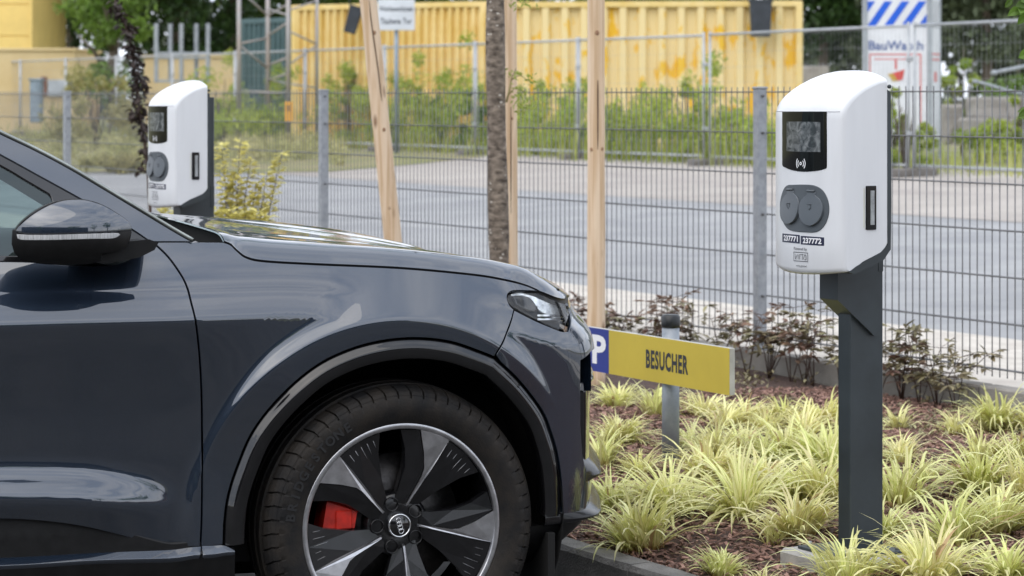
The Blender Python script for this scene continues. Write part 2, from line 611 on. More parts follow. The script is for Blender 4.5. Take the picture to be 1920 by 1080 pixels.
# bark mulch: thousands of little chips
V, Fc = [], []
k = 0
while k < 24000:
    D = RNG.uniform(4.085, 7.1); t = RNG.uniform(-9.5, 0.4)
    p = P(t, D, bed_z(D, t))
    x, y = pix(p)
    if x < 1045 or x > 2150 or y > 1140: continue
    k += 1
    lx, ly, lz = RNG.uniform(0.010, 0.036), RNG.uniform(0.006, 0.015), RNG.uniform(0.002, 0.006)
    if RNG.random() < 0.03: lx *= 1.8
    a, b1, b2 = RNG.uniform(0, 6.28), RNG.normal(0, 0.35), RNG.normal(0, 0.35)
    X = Vector((math.cos(a), math.sin(a), b1)).normalized()
    Y = Vector((-math.sin(a), math.cos(a), b2)).normalized()
    Z = X.cross(Y)
    c = p + Vector((0, 0, RNG.uniform(0.0, 0.014)))
    i0 = len(V)
    for sz in (-1, 1):
        for (sx, sy) in ((-1, -0.5), (0.7, -1), (1, 0.3), (-0.4, 1)):
            V.append(c + X * (lx / 2 * sx) + Y * (ly / 2 * sy) + Z * (lz / 2 * sz))
    Fc += [(i0 + 4, i0 + 5, i0 + 6, i0 + 7), (i0, i0 + 1, i0 + 5, i0 + 4), (i0 + 1, i0 + 2, i0 + 6, i0 + 5), (i0 + 2, i0 + 3, i0 + 7, i0 + 6), (i0 + 3, i0, i0 + 4, i0 + 7)]
chip_m = pbr('bark_chip', (0.17, 0.095, 0.074), rough=0.85, scale=25, color2=(0.33, 0.20, 0.16), island=0.55)
tag(link('bark_mulch', mesh_from('bark_mulch', V, Fc, chip_m)), 'reddish brown bark mulch chips covering the planting bed', 'mulch', kind='stuff')

# ------------------------------------------------------------------ galvanised mesh fence
galv = pbr('galvanised_steel', (0.30, 0.32, 0.35), rough=0.48, metal=0.55, scale=30, color2=(0.40, 0.42, 0.45), detail=6)
wire_m = pbr('galvanised_wire', (0.155, 0.16, 0.17), rough=0.5, metal=0.5, var=0.2, scale=20)
FD = 7.22
fence = thing('mesh_fence', 'grey double wire mesh fence with square posts behind the planting bed', 'fence', P(tpar(on_line(967, FD)), FD, 0.25), ROTF)
tref = tpar(on_line(967, FD))
postm = MB(); postm.box((0, 0, 0.62), (0.040, 0.060, 1.35), bevel=0.004); postm.box((0, 0, 1.300), (0.046, 0.066, 0.012), bevel=0.003)
postme = postm.mesh('post', galv)
nut = MB(); nut.tube([(0.020, 0.0, 0), (0.030, 0.0, 0)], 0.007, n=6)
nutme = nut.mesh('clamp_bolt', wire_m)
for k in range(-4, 5):
    o = link('post', postme, fence); o.location = (k * 2.52 - 0.01, -0.038, 0)
    for z in (0.28, 0.68, 1.08, 1.26):
        b_ = link('clamp_bolt', nutme, o); b_.location = (0, 0, z)
wm = MB(); wm.tube([(0, 0, 0.045), (0, 0, 1.305)], 0.0027, n=6); wme = wm.mesh('wire', wire_m)
tl, tr_ = tpar(on_line(-70, FD)) - tref, tpar(on_line(1990, FD)) - tref
nw = int((tr_ - tl) / 0.05)
for i in range(nw):
    o = link('wire', wme, fence); o.location = (tl + i * 0.05 + 0.0002, 0, 0)
ext = MB()
for i in range(100):
    x_ = tl + (nw + i) * 0.05
    ext.tube([(x_, 0, 0.045), (x_, 0, 1.305)], 0.0027, n=4)
for kz in range(7):
    for s_ in (-1, 1): ext.tube([(tr_, s_ * 0.0068, 1.28 - 0.2 * kz), (tr_ + 5.0, s_ * 0.0068, 1.28 - 0.2 * kz)], 0.0038, n=4)
ext.build('wire_mesh', wire_m, fence)['kind'] = 'stuff'
for kz in range(7):
    z = 1.28 - 0.2 * kz
    for s_ in (-1, 1):
        rm = MB(); rm.tube([(tl - 0.03, s_ * 0.0068, z), (tr_, s_ * 0.0068, z)], 0.0038, n=6)
        rm.build('rail', wire_m, fence)
# ================================================================== beyond the road
ZG = 0.506
def leaf_cloud(clumps, n_per, size, flat=0.0, seed=0, seg=1, up=0.35):
    """leaf-shaped faces spread through clumps [(centre, radii)]"""
    r = np.random.default_rng(seed)
    C = np.repeat(np.array([c for c, _ in clumps], float), n_per, axis=0)
    R = np.repeat(np.array([q for _, q in clumps], float), n_per, axis=0)
    N = len(C)
    unit = lambda x: x / np.maximum(np.linalg.norm(x, axis=1, keepdims=True), 1e-6)
    d = unit(r.normal(size=(N, 3)))
    p = C + d * R * (r.random((N, 1)) ** 0.45)
    nrm = unit(d * 0.5 + r.normal(size=(N, 3)) * 0.7 + np.array((0, 0, up)))
    a = unit(np.cross(nrm, r.normal(size=(N, 3))))
    b_ = np.cross(nrm, a)
    L = size * r.uniform(0.6, 1.3, (N, 1)); Wd = L * r.uniform(0.36, 0.55, (N, 1))
    V = np.stack([p - a * L / 2, p + b_ * Wd / 2 - a * L * 0.05 + nrm * L * 0.06, p + a * L / 2 - nrm * L * 0.1, p - b_ * Wd / 2 - a * L * 0.05 + nrm * L * 0.06], axis=1).reshape(-1, 3)
    return V, np.arange(4 * N).reshape(-1, 4)

def leafmat(name, c1, c2, island=0.35, trans=0.3):
    return pbr(name, c1, rough=0.55, scale=0.9, color2=c2, island=island, trans=trans, detail=3)
bark_m = pbr('tree_bark', (0.09, 0.07, 0.055), rough=0.95, scale=12, color2=(0.16, 0.13, 0.10), bump=0.9, bscale=45, stretch=(1, 1, 0.25))
lf_dark = leafmat('dark_foliage', (0.020, 0.050, 0.010), (0.050, 0.105, 0.022))
lf_mid = leafmat('mid_foliage', (0.10, 0.19, 0.025), (0.21, 0.32, 0.055), trans=0.4)
lf_grey = leafmat('grey_green_foliage', (0.085, 0.115, 0.065), (0.18, 0.225, 0.125))
lf_weed = leafmat('weed_foliage', (0.25, 0.36, 0.035), (0.47, 0.53, 0.09), trans=0.45)
lf_dry = leafmat('pale_dry_foliage', (0.30, 0.29, 0.10), (0.42, 0.38, 0.16))

def tree(name, label, base, h, rx, mat, seed, clear=0.15, nclump=46, n_per=150, leaf=0.20, group=None, trunk_r=0.18, ry=None):
    t = thing(name, label, 'tree', base, 0, group)
    r = np.random.default_rng(seed)
    m = MB()
    pts = [Vector((0, 0, -0.1))]
    for k in range(1, 7):
        pts.append(Vector((r.normal(0, 0.03) * k, r.normal(0, 0.03) * k, h * 0.75 * k / 6)))
    m.tube(pts, [trunk_r * (1 - 0.12 * k) for k in range(7)], n=8)
    for k in range(7):
        z0 = pts[2 + k % 4]
        a = r.uniform(0, 6.28)
        e = z0 + Vector((math.cos(a) * rx * 0.7, math.sin(a) * rx * 0.7, h * 0.2))
        m.tube([z0, (z0 + e) / 2 + Vector((0, 0, 0.1 * h * 0.3)), e], [trunk_r * 0.4, trunk_r * 0.25, trunk_r * 0.08], n=6)
    m.build('trunk', bark_m, t)
    cl_ = []
    zc = h * (clear + (1 - clear) / 2); rz = h * (1 - clear) / 2
    for k in range(nclump):
        d = r.normal(size=3); d /= np.linalg.norm(d)
        q = r.uniform(0.35, 1.0)
        c = d * q * np.array((rx, ry or rx, rz)) * 0.88 + np.array((0, 0, zc))
        s = r.uniform(0.16, 0.34) * rx
        cl_.append((c, (s, s, s * 0.8)))
    V, Fc = leaf_cloud(cl_, n_per, leaf, seed=seed)
    link('crown', mesh_from('crown', V, Fc, mat), t)
    return t

def bush(name, label, base, h, rx, mat, seed, leaf=0.09, nclump=14, n_per=110, group=None, cat='bush', stems=5):
    t = thing(name, label, cat, base, 0, group)
    r = np.random.default_rng(seed)
    m = MB(); cl_ = []
    for k in range(stems):
        a = r.uniform(0, 6.28); q = r.uniform(0.2, 0.8) * rx
        e = Vector((math.cos(a) * q, math.sin(a) * q, h * r.uniform(0.6, 0.95)))
        m.tube([Vector((0, 0, -0.05)), e * 0.5 + Vector((0, 0, 0.1 * h)), e], [0.02, 0.014, 0.006], n=5)
    m.build('stem', bark_m, t)
    for k in range(nclump):
        a = r.uniform(0, 6.28); q = rx * math.sqrt(r.random())
        z = r.uniform(0.15, 0.95) * h * (1 - 0.45 * (q / rx) ** 2)
        s = r.uniform(0.18, 0.36) * min(rx, h)
        cl_.append(((math.cos(a) * q, math.sin(a) * q, z), (s, s, s * 0.9)))
    V, Fc = leaf_cloud(cl_, n_per, leaf, seed=seed)
    link('foliage', mesh_from('foliage', V, Fc, mat), t)
    return t

# ---- trees, left group then right group
def gp(px, Y): return Vector(((px - CX) / FPX * Y, Y, ZG))
tree('broadleaf_tree', 'dark green tree rising behind the yellow building at the left edge', gp(130, 86), 14, 4.6, lf_dark, 11, 0.08, 110, 190, 0.30, 'trees beyond the yard')
tree('broadleaf_tree', 'dark green tree behind the grey steel rack', gp(330, 80), 13, 3.8, lf_dark, 12, 0.08, 110, 190, 0.30, 'trees beyond the yard')
tree('broadleaf_tree', 'dark green tree just left of the lattice mast', gp(430, 88), 15, 4.0, lf_dark, 13, 0.05, 110, 190, 0.30, 'trees beyond the yard')
tree('broadleaf_tree', 'lighter green tree behind the dark leaved sapling', gp(215, 64), 5.6, 1.5, lf_mid, 14, 0.05, 40, 120, 0.17, 'trees beyond the yard')
tree('broadleaf_tree', 'dark tree just right of the yellow container', gp(1545, 78), 13, 2.9, lf_dark, 15, 0.04, 110, 190, 0.29, 'trees beyond the yard')
tree('broadleaf_tree', 'grey green tree right behind the striped security tower', gp(1690, 84), 14, 3.4, lf_grey, 16, 0.03, 120, 190, 0.29, 'trees beyond the yard')
tree('broadleaf_tree', 'grey green tree at the right edge beyond the rubble', gp(1850, 76), 14, 3.4, lf_grey, 17, 0.03, 120, 190, 0.29, 'trees beyond the yard')
tree('broadleaf_tree', 'tall grey green tree farthest to the right beyond the rubble', gp(2010, 82), 14, 3.6, lf_grey, 18, 0.03, 110, 190, 0.29, 'trees beyond the yard')
tree('broadleaf_tree', 'green tree showing above the teal container', gp(580, 92), 14, 4.2, lf_mid, 19, 0.04, 80, 140, 0.28, 'trees beyond the yard')
tree('broadleaf_tree', 'treetop standing above the white notice sign behind the ochre container', gp(760, 90), 12, 3.8, lf_mid, 31, 0.05, 80, 140, 0.28, 'trees beyond the yard')
tree('broadleaf_tree', 'treetop standing above the flaking yellow container', gp(1180, 92), 12, 4.0, lf_mid, 32, 0.05, 80, 140, 0.28, 'trees beyond the yard')
# far wood that closes the horizon
cl_ = []
r_ = np.random.default_rng(5)
for k in range(760):
    x = -62 + 124 * k / 760
    z = r_.uniform(0.0, 1) * (11 + 2.5 * math.sin(x * 0.23) + 1.5 * math.sin(x * 0.71))
    cl_.append(((x + r_.normal(0, 0.8), 125 + r_.normal(0, 4), ZG + z), (1.6, 1.6, 1.3)))
V, Fc = leaf_cloud(cl_, 110, 0.62, seed=5)
tag(link('far_wood', mesh_from('far_wood', V, Fc, lf_grey)), 'distant wood closing the view behind the yard', 'wood', kind='stuff')

# ---- yellow containers
ochre = pbr('peeling_ochre_paint', (0.82, 0.66, 0.34), rough=0.7, scale=3.4, color2=(0.82, 0.50, 0.03), ramp=(0.55, 0.59), detail=6, stretch=(1.25, 1.0, 0.5))
ochre_pl = pbr('faded_ochre_paint', (0.74, 0.53, 0.17), rough=0.75, scale=2.0, color2=(0.84, 0.66, 0.31), detail=5)
def container(name, label, A, B, depth, h, pitch, cd, mat, rail_mat, patch=None):
    """corrugated box; A and B are the bottom corners of the side in view"""
    A, B = Vector(A), Vector(B)
    t = thing(name, label, 'container', (A + B) / 2)
    X = (B - A); Lh = X.length; X = X / Lh
    Y = Vector((-X.y, X.x, 0))
    if Y.y < 0: Y = -Y
    def wall(p0, dx, length, inn, nm):
        m = MB()
        pr = []
        n_ = max(2, int(length / pitch)); pt = length / n_
        for i in range(n_):
            for (f, d) in ((0.0, 0.0), (0.30, 0.0), (0.44, cd), (0.86, cd)):
                pr.append((i * pt + f * pt, d))
        pr.append((length, 0.0))
        lo = [p0 + dx * x + inn * d + Vector((0, 0, 0.12)) for x, d in pr]
        hi = [p + Vector((0, 0, h - 0.22)) for p in lo]
        m.loft([lo, hi], cap=False, closed=False)
        return m.build_w(nm, mat, t)
    wall(A + X * 0.10, X, Lh - 0.2, Y, 'corrugated_side')
    wall(B + Y * 0.10 - X * 0.0, Y, depth - 0.2, -X, 'corrugated_end')
    wall(A + Y * 0.10 + X * 0.0, Y, depth - 0.2, X, 'corrugated_end')
    wall(A + Y * depth + X * 0.10, X, Lh - 0.2, -Y, 'corrugated_side')
    for p in (A, B, A + Y * depth, B + Y * depth):
        m = MB(); sx = 1 if (p - A).dot(X) < Lh / 2 else -1; sy = 1 if (p - A).dot(Y) < depth / 2 else -1
        m.box(p + X * (0.055 * sx - 0.015 * sx) + Y * (0.055 * sy - 0.015 * sy) + Vector((0, 0, h / 2)), (0.12, 0.12, h), ax=(X, Y, Vector((0, 0, 1))), bevel=0.01)
        m.build_w('corner_post', rail_mat, t)
    for z, hh in ((0.07, 0.13), (h - 0.05, 0.11)):
        for off in (0.02, depth - 0.02):
            m = MB(); m.box((A + B) / 2 + Y * off + Vector((0, 0, z)), (Lh - 0.12, 0.07, hh), ax=(X, Y, Vector((0, 0, 1))), bevel=0.006); m.build_w('rail', rail_mat, t)
        for e in (A + X * 0.02, B - X * 0.02):
            m = MB(); m.box(e + Y * depth / 2 + Vector((0, 0, z)), (0.07, depth - 0.12, hh), ax=(X, Y, Vector((0, 0, 1))), bevel=0.006); m.build_w('rail', rail_mat, t)
    m = MB(); m.add([A + Vector((0, 0, h - 0.06)), B + Vector((0, 0, h - 0.06)), B + Y * depth + Vector((0, 0, h - 0.06)), A + Y * depth + Vector((0, 0, h - 0.06))], [(0, 1, 2, 3)])
    m.build_w('roof', rail_mat, t)
    return t
cA = container('shipping_container', 'pale ochre corrugated container behind the white notice sign', gp(548, 52.3), gp(908, 50.2), 2.4, 2.88, 0.175, 0.085, ochre_pl, ochre_pl)
cB = container('shipping_container', 'ochre container with flaking bright yellow paint right of the tree trunk', gp(935, 48.4), gp(1503, 47.8), 2.4, 2.80, 0.355, 0.12, ochre, ochre_pl)
teal = pbr('teal_container_paint', (0.055, 0.105, 0.115), rough=0.6, scale=2, color2=(0.085, 0.145, 0.155))
container('shipping_container', 'dark teal container behind the lattice mast', gp(452, 57.5), gp(553, 56.2), 2.4, 2.75, 0.16, 0.05, teal, teal)

# planters hung on the containers
plant_m = pbr('dark_planter_plastic', (0.035, 0.042, 0.055), rough=0.5, var=0.25, scale=6)
def planter(label, c, w, h, tilt):
    t = thing('hanging_planter', label, 'planter', c, 0, 'planters hung on the containers')
    ca, sa = math.cos(tilt), math.sin(tilt)
    X, Z = Vector((ca, 0, -sa)), Vector((sa, 0, ca)); Yv = Vector((0, 1, 0))
    m = MB()
    ring = lambda k, z, q: [X * (sx * w / 2 * k) + Yv * (sy * 0.13 * k) + Z * z for sx, sy in ((-1, -q), (-q, -1), (q, -1), (1, -q), (1, q), (q, 1), (-q, 1), (-1, q))]
    m.loft([ring(0.80, 0, 0.8), ring(0.84, 0.02, 0.85), ring(0.97, h * 0.93, 0.85), ring(0.90, h * 0.93, 0.85)], cap=True)
    m.build('tub', plant_m, t)
    m = MB(); m.loft([ring(1.04, h * 0.93, 0.85), ring(1.06, h, 0.85), ring(0.98, h, 0.85)], cap=True); m.build('rim', plant_m, t)
    m = MB(); m.tube([Vector((0, 0.05, h)), Vector((0, 0.12, h + 0.25))], 0.012, n=6); m.build('hook', plant_m, t)
    return t
planter('dark grey planter hung upright on the flaking yellow container', at(1426, 69, 47.55), 0.42, 0.69, 0.0)
planter('dark grey planter hung tilted left of the white notice sign', at(655, 62, 51.0), 0.28, 0.56, 0.28)

# ---- white notice sign on a post
white_m = pbr('white_sign_sheet', (0.62, 0.66, 0.72), rough=0.4, var=0.08, scale=3)
ink = pbr('sign_ink', (0.03, 0.04, 0.06), rough=0.5, var=0.1)
bl_steel = pbr('blue_grey_steel', (0.24, 0.30, 0.36), rough=0.5, metal=0.3, var=0.2, scale=6)
ns = thing('notice_sign', 'white two line notice sign on a blue grey post', 'sign', gp(743, 45.5))
X0, Z0, YF = Vector((1, 0, 0)), Vector((0, 0, 1)), Vector((0, -1, 0))
m = MB(); m.tube([gp(743, 45.5), at(743, 0, 45.5)], 0.038, n=10); m.build_w('post', bl_steel, ns)
sc_ = at(743, 28, 45.42)
m = MB(); m.box(sc_, (0.66, 0.02, 0.55), bevel=0.006); m.build_w('board', white_m, ns)
flat_text('lettering', 'Werkswerkstatt', sc_ + Vector((0.0, -0.011, 0.105)), X0, Z0, YF, 0.13, ink, ns, bold=0.002, width=0.60)
flat_text('lettering', 'Taubena Tor', sc_ + Vector((0.0, -0.011, -0.115)), X0, Z0, YF, 0.14, ink, ns, bold=0.002, width=0.56)

# ---- security tower with striped panels
tower_w = pbr('tower_white_panel', (0.70, 0.72, 0.76), rough=0.4, var=0.06, scale=3)
tower_b = pbr('tower_blue_stripe', (0.005, 0.10, 0.62), rough=0.4, var=0.08, scale=5)
tower_t = pbr('tower_blue_lettering', (0.06, 0.11, 0.30), rough=0.4, var=0.08, scale=5)
tower_r = pbr('tower_red_print', (0.62, 0.08, 0.07), rough=0.4, var=0.1, scale=5)
tower_g = pbr('tower_grey_post', (0.33, 0.36, 0.39), rough=0.5, metal=0.3, var=0.15, scale=5)
TY = 38.2
tw = thing('security_tower', 'white surveillance tower with blue diagonal stripes behind the site fence', 'tower', gp(1682, TY))
KX = TY / FPX
def tp(px, py, dy=0.0): return at(px, py, TY) + Vector((0, dy, 0))
m = MB(); m.box((tp(1625, -120) + tp(1739, 262)) / 2, ((1739 - 1625) * KX, 0.02, 382 * KX)); m.build_w('front_panel', tower_w, tw)
SX = Vector((0.36, 1.0, 0)).normalized()
c0 = tp(1745, 70, 0.0)
m = MB(); side_c = tp(1745, -120) * 0.5 + tp(1745, 262) * 0.5 + SX * 0.36; m.box(side_c, (0.02, 0.72, 382 * KX), ax=(Vector((SX.y, -SX.x, 0)), SX, Z0)); m.build_w('side_panel', tower_w, tw)
for px in (1621, 1743):
    m = MB(); m.box((tp(px, -130) + tp(px, 300)) / 2 + Vector((0, -0.015, 0)), (0.07, 0.07, 430 * KX), bevel=0.008); m.build_w('corner_post', tower_g, tw)
m = MB(); m.box(tp(1745, -130) * 0.5 + tp(1745, 300) * 0.5 + SX * 0.72, (0.05, 0.05, 430 * KX)); m.build_w('corner_post', tower_g, tw)
for (x0, x1) in ((1591, 1624), (1624, 1656), (1655, 1688), (1687, 1720), (1719, 1752)):
    # slanted bar from (x0+33, top) to (x0, bottom), clipped to the panel
    yt, yb = 2.5, 50
    q = [(x1 + 2, yt), (x1 + 17, yt), (x0 + 14 + 3, yb), (x0 + 1, yb)]
    def clip(poly, lim, keep):
        out = []
        for i in range(len(poly)):
            a, b_ = poly[i], poly[(i + 1) % len(poly)]
            ia, ib = keep(a[0]), keep(b_[0])
            if ia: out.append(a)
            if ia != ib:
                tt_ = (lim - a[0]) / (b_[0] - a[0]); out.append((lim, a[1] + (b_[1] - a[1]) * tt_))
        return out
    q = clip(q, 1626.5, lambda x: x > 1626.5); q = clip(q, 1737, lambda x: x < 1737) if len(q) > 2 else q
    if len(q) < 3: continue
    m = MB(); m.prism([tp(x, y, -0.0125) for x, y in q], (0, -0.002, 0)); m.build_w('diagonal_stripe', tower_b, tw)
for j in range(4):
    c = tp(1745, 0) + SX * (0.12 + 0.15 * j) + Vector((SX.y, -SX.x, 0)) * 0.013
    m = MB(); m.add([c + SX * 0.05 + Z0 * 0.0, c + SX * 0.11, c + SX * 0.05 - Z0 * 0.42, c - SX * 0.01 - Z0 * 0.42], [(0, 1, 2, 3)]); m.build_w('diagonal_stripe', pbr('tower_grey_stripe', (0.42, 0.44, 0.48), rough=0.5, var=0.1), tw)
flat_text('lettering', 'BauWatch', tp(1679.5, 86, -0.012), X0, Z0, YF, 0.19, tower_t, tw, bold=0.004, width=102 * KX)
def frame(x0, y0, x1, y1, th, mat, nm='red_border'):
    m = MB()
    for a, b_, c, d in ((x0, y0, x1, y0 + th), (x0, y0 + th, x0 + th, y1), (x1 - th, y0 + th, x1, y1)):
        m.prism([tp(a, b_, -0.0125), tp(c, b_, -0.0125), tp(c, d, -0.0125), tp(a, d, -0.0125)], (0, -0.002, 0))
    m.build_w(nm, mat, tw)
frame(1630, 101, 1727, 240, 2.2, tower_r); frame(1639, 110, 1718, 112.2, 1.6, tower_r)
m = MB(); m.prism([tp(1677.5, 112, -0.0125), tp(1681.5, 112, -0.0125), tp(1681.5, 130, -0.0125), tp(1677.5, 130, -0.0125)], (0, -0.002, 0)); m.build_w('red_mark', tower_r, tw)
m = MB(); m.prism([tp(1673, 137, -0.0135), tp(1696, 130, -0.0135), tp(1692, 149, -0.0135), tp(1684, 152, -0.0135)], (0, -0.003, 0)); m.build_w('red_mark', tower_r, tw)
m = MB(); m.prism([tp(1664, 139, -0.0125), tp(1673, 137, -0.0125), tp(1684, 152, -0.0125), tp(1674, 153, -0.0125)], (0, -0.003, 0)); m.build_w('yellow_mark', pbr('tower_yellow_print', (0.5, 0.33, 0.06), rough=0.5, var=0.1), tw)
for k, (a, b_) in enumerate(((0.30, 0.0), (0.30, 0.08))):
    c = tp(1745, 101) + SX * 0.36 + Vector((SX.y, -SX.x, 0)) * 0.0125 - Z0 * b_
    m = MB(); m.box(c, (0.003, 0.6, 0.025), ax=(Vector((SX.y, -SX.x, 0)), SX, Z0)); m.build_w('red_border', tower_r, tw)
m = MB(); c = tp(1745, 144) + SX * 0.34 + Vector((SX.y, -SX.x, 0)) * 0.0125; m.box(c, (0.003, 0.20, 0.15), ax=(Vector((SX.y, -SX.x, 0)), SX, Z0)); m.build_w('red_mark', tower_r, tw)

# ---- lattice mast
mast_m = pbr('mast_steel', (0.36, 0.37, 0.38), rough=0.5, metal=0.3, scale=2, color2=(0.42, 0.36, 0.33))
MY = 50.0
mast = thing('lattice_mast', 'grey lattice mast standing between the teal and the ochre containers', 'mast', gp(520, MY))
cols = {'a': (448, 0.0), 'b': (497, 0.55), 'c': (541, -0.10), 'd': (591, 0.45)}
for kx, (px, dy) in cols.items():
    p = gp(px, MY) + Vector((0, dy, 0))
    m = MB(); m.tube([p, p + Vector((0, 0, 4.2))], 0.042 if kx != 'd' else 0.034, n=8); m.build_w('leg', mast_m, mast)
def br(k1, y1, k2, y2, r=0.020):
    a = at(cols[k1][0], y1, MY) + Vector((0, cols[k1][1], 0)); b_ = at(cols[k2][0], y2, MY) + Vector((0, cols[k2][1], 0))
    m = MB(); m.tube([a, b_], r, n=6); m.build_w('brace', mast_m, mast)
for q in (('a', -20, 'b', 28), ('b', 28, 'c', 8), ('b', 70, 'a', 82), ('b', 66, 'c', 42), ('a', 84, 'b', 128), ('b', 122, 'c', 108), ('b', 150, 'c', 138), ('b', 15, 'c', 29), ('c', 20, 'd', 0), ('c', 58, 'd', 82), ('d', 84, 'c', 122), ('b', 150, 'd', 165), ('a', 170, 'c', 175)):
    br(*q)

# ---- steel rack
rack = thing('steel_rack', 'grey steel stillage with five upright stakes beyond the site fence', 'rack', gp(342, 58))
rk = lambda px, py, dy=0: at(px, py, 58) + Vector((0, dy, 0))
for i, px in enumerate((293, 316, 340, 365, 390)):
    m = MB(); m.box((rk(px, 44) + rk(px, 155)) / 2 + Vector((0, 0.3 * (i % 2), 0)), (0.09, 0.09, 111 * 58 / FPX), bevel=0.008); m.build_w('stake', tower_g, rack)
for y in (100, 108, 152):
    m = MB(); m.box((rk(290, y) + rk(394, y)) / 2, (104 * 58 / FPX, 0.07, 0.06), bevel=0.006); m.build_w('beam', tower_g, rack)

# ---- yellow buildings at the left edge
yel = pbr('yellow_cladding', (0.78, 0.58, 0.19), rough=0.6, var=0.06, scale=1.5)
cream = pbr('cream_wall', (0.62, 0.47, 0.24), rough=0.75, scale=1.2, color2=(0.69, 0.55, 0.31))
def bld(name, label, px0, px1, ytop, Y, depth, mat, boards=None):
    t = thing(name, label, 'building', gp((px0 + px1) / 2, Y))
    h = at(0, ytop, Y).z - ZG
    x0, x1 = gp(px0, Y).x, gp(px1, Y).x
    if boards:
        n_ = boards
        for i in range(n_):
            m = MB(); m.box(((x0 + x1) / 2, Y + 0.05, ZG + h * (i + 0.5) / n_), (x1 - x0, 0.06, h / n_ - 0.03), bevel=0.012); m.build_w('cladding_panel', mat, t)
        m = MB(); m.box(((x0 + x1) / 2, Y + 0.06 + depth / 2, ZG + h / 2), (x1 - x0 - 0.02, depth, h - 0.02)); m.build_w('wall', mat, t)
        m = MB(); m.box((x1 + 0.02, Y + 0.04, ZG + h / 2), (0.10, 0.10, h), bevel=0.01); m.build_w('corner_trim', mat, t)
    else:
        m = MB(); m.box(((x0 + x1) / 2, Y + depth / 2, ZG + h / 2), (x1 - x0, depth, h)); m.build_w('wall', mat, t)
        m = MB(); m.box(((x0 + x1) / 2, Y + depth / 2, ZG + h + 0.03), (x1 - x0 + 0.12, depth + 0.12, 0.07), bevel=0.01); m.build_w('roof_edge', mat, t)
    return t
bld('yellow_building', 'bright yellow clad building filling the top left corner', -260, 56, -170, 74, 6, yel, 7)
bl2 = bld('low_cream_building', 'low cream walled building below the bright yellow one', -260, 140, 95, 66, 4, cream)
brd = pbr('grey_hatch', (0.42, 0.46, 0.52), rough=0.5, var=0.15, scale=4)
m = MB(); m.box(at(114, 165, 65.9), (0.66, 0.06, 0.42), bevel=0.01); m.build_w('shutter', brd, bl2)
m = MB(); m.box(at(82, 162, 65.93), (0.16, 0.06, 0.5), bevel=0.01); m.build_w('door_post', pbr('rust_red', (0.22, 0.10, 0.07), rough=0.7, var=0.2), bl2)
cream_far = bld('low_cream_building', 'cream shed partly hidden behind the near left charger top', 270, 440, 108, 68, 4, cream)
# grey cabinet beside the cream building
cab_ = thing('grey_cabinet', 'blue grey cabinet in front of the low cream building', 'cabinet', gp(68, 60))
m = MB(); m.box(at(66, 178, 60) + Vector((0, 0.2, -0.15)), (0.26, 0.4, 1.0), bevel=0.02); m.build_w('body', bl_steel, cab_)
m = MB(); m.box(at(66, 149, 60) + Vector((0, 0.2, 0)), (0.32, 0.46, 0.05), bevel=0.01); m.build_w('lid', bl_steel, cab_)

# ---- concrete rubble blocks
rub = pbr('rubble_concrete', (0.26, 0.24, 0.22), rough=0.95, scale=3, color2=(0.37, 0.35, 0.32), bump=0.6, bscale=25)
def block(label, px0, px1, y0, y1, Y, cat='block'):
    c = (at(px0, y0, Y) + at(px1, y1, Y)) / 2
    t = thing('concrete_block', label, cat, (c.x, Y, at(0, y1, Y).z), 0, 'concrete blocks in the yard')
    r = random.Random(px0)
    w, h = (px1 - px0) * Y / FPX, (y1 - y0) * Y / FPX
    m = MB()
    rings = []
    for z, k in ((0, 1.0), (0.05, 1.02), (h * 0.5, 1.0), (h - 0.04, 1.0), (h, 0.95)):
        rings.append([Vector((sx * w / 2 * k + r.uniform(-1, 1) * 0.015, sy * 0.4 * k + r.uniform(-1, 1) * 0.02 + 0.4, z + r.uniform(-1, 1) * 0.01)) for sx, sy in ((-1, -0.9), (-0.96, -1), (0, -1), (0.96, -1), (1, -0.9), (1, 0.9), (0.96, 1), (-0.96, 1), (-1, 0.9))])
    m.loft(rings, cap=True)
    m.build('slab', rub, t)
    for sx in (-0.3, 0.3):
        m = MB()
        m.tube([Vector((w * sx - 0.05, 0.4, h - 0.02)), Vector((w * sx - 0.05, 0.4, h + 0.06)), Vector((w * sx + 0.05, 0.4, h + 0.06)), Vector((w * sx + 0.05, 0.4, h - 0.02))], 0.008, n=5)
        m.build('lifting_eye', wire_m, t)
block('pale concrete block peeking out beside the right end of the yellow container', 1500, 1556, 124, 172, 55)
block('lower concrete block at the right edge of the yard', 1812, 1990, 222, 268, 40)
block('upper concrete block at the right edge stacked on the lower one', 1826, 1995, 182, 221.5, 40.3)
block('small concrete block left of the stacked pair', 1772, 1806, 196, 272, 41)
# pipes lying over the blocks
def pipe(label, p, r, mat):
    t = thing('scrap_pipe', label, 'pipe', p[0])
    m = MB(); m.tube(p, r, n=8); m.build_w('tube', mat, t)
    m = MB(); m.tube([p[0] + (p[0] - p[1]).normalized() * 0.02, p[0] + (p[1] - p[0]).normalized() * 0.06], r * 1.35, n=8); m.build_w('collar', mat, t)
pipe('pale corrugated pipe end sticking out over the rubble at the right edge', [at(1862, 137, 42), at(1925, 124, 42.5), at(2000, 112, 43)], 0.035, tower_g)
pipe('bent grey pipe lying on the stacked blocks', [at(1826, 152, 41), at(1850, 158, 41), at(1890, 170, 41), at(1960, 186, 41)], 0.025, tower_g)

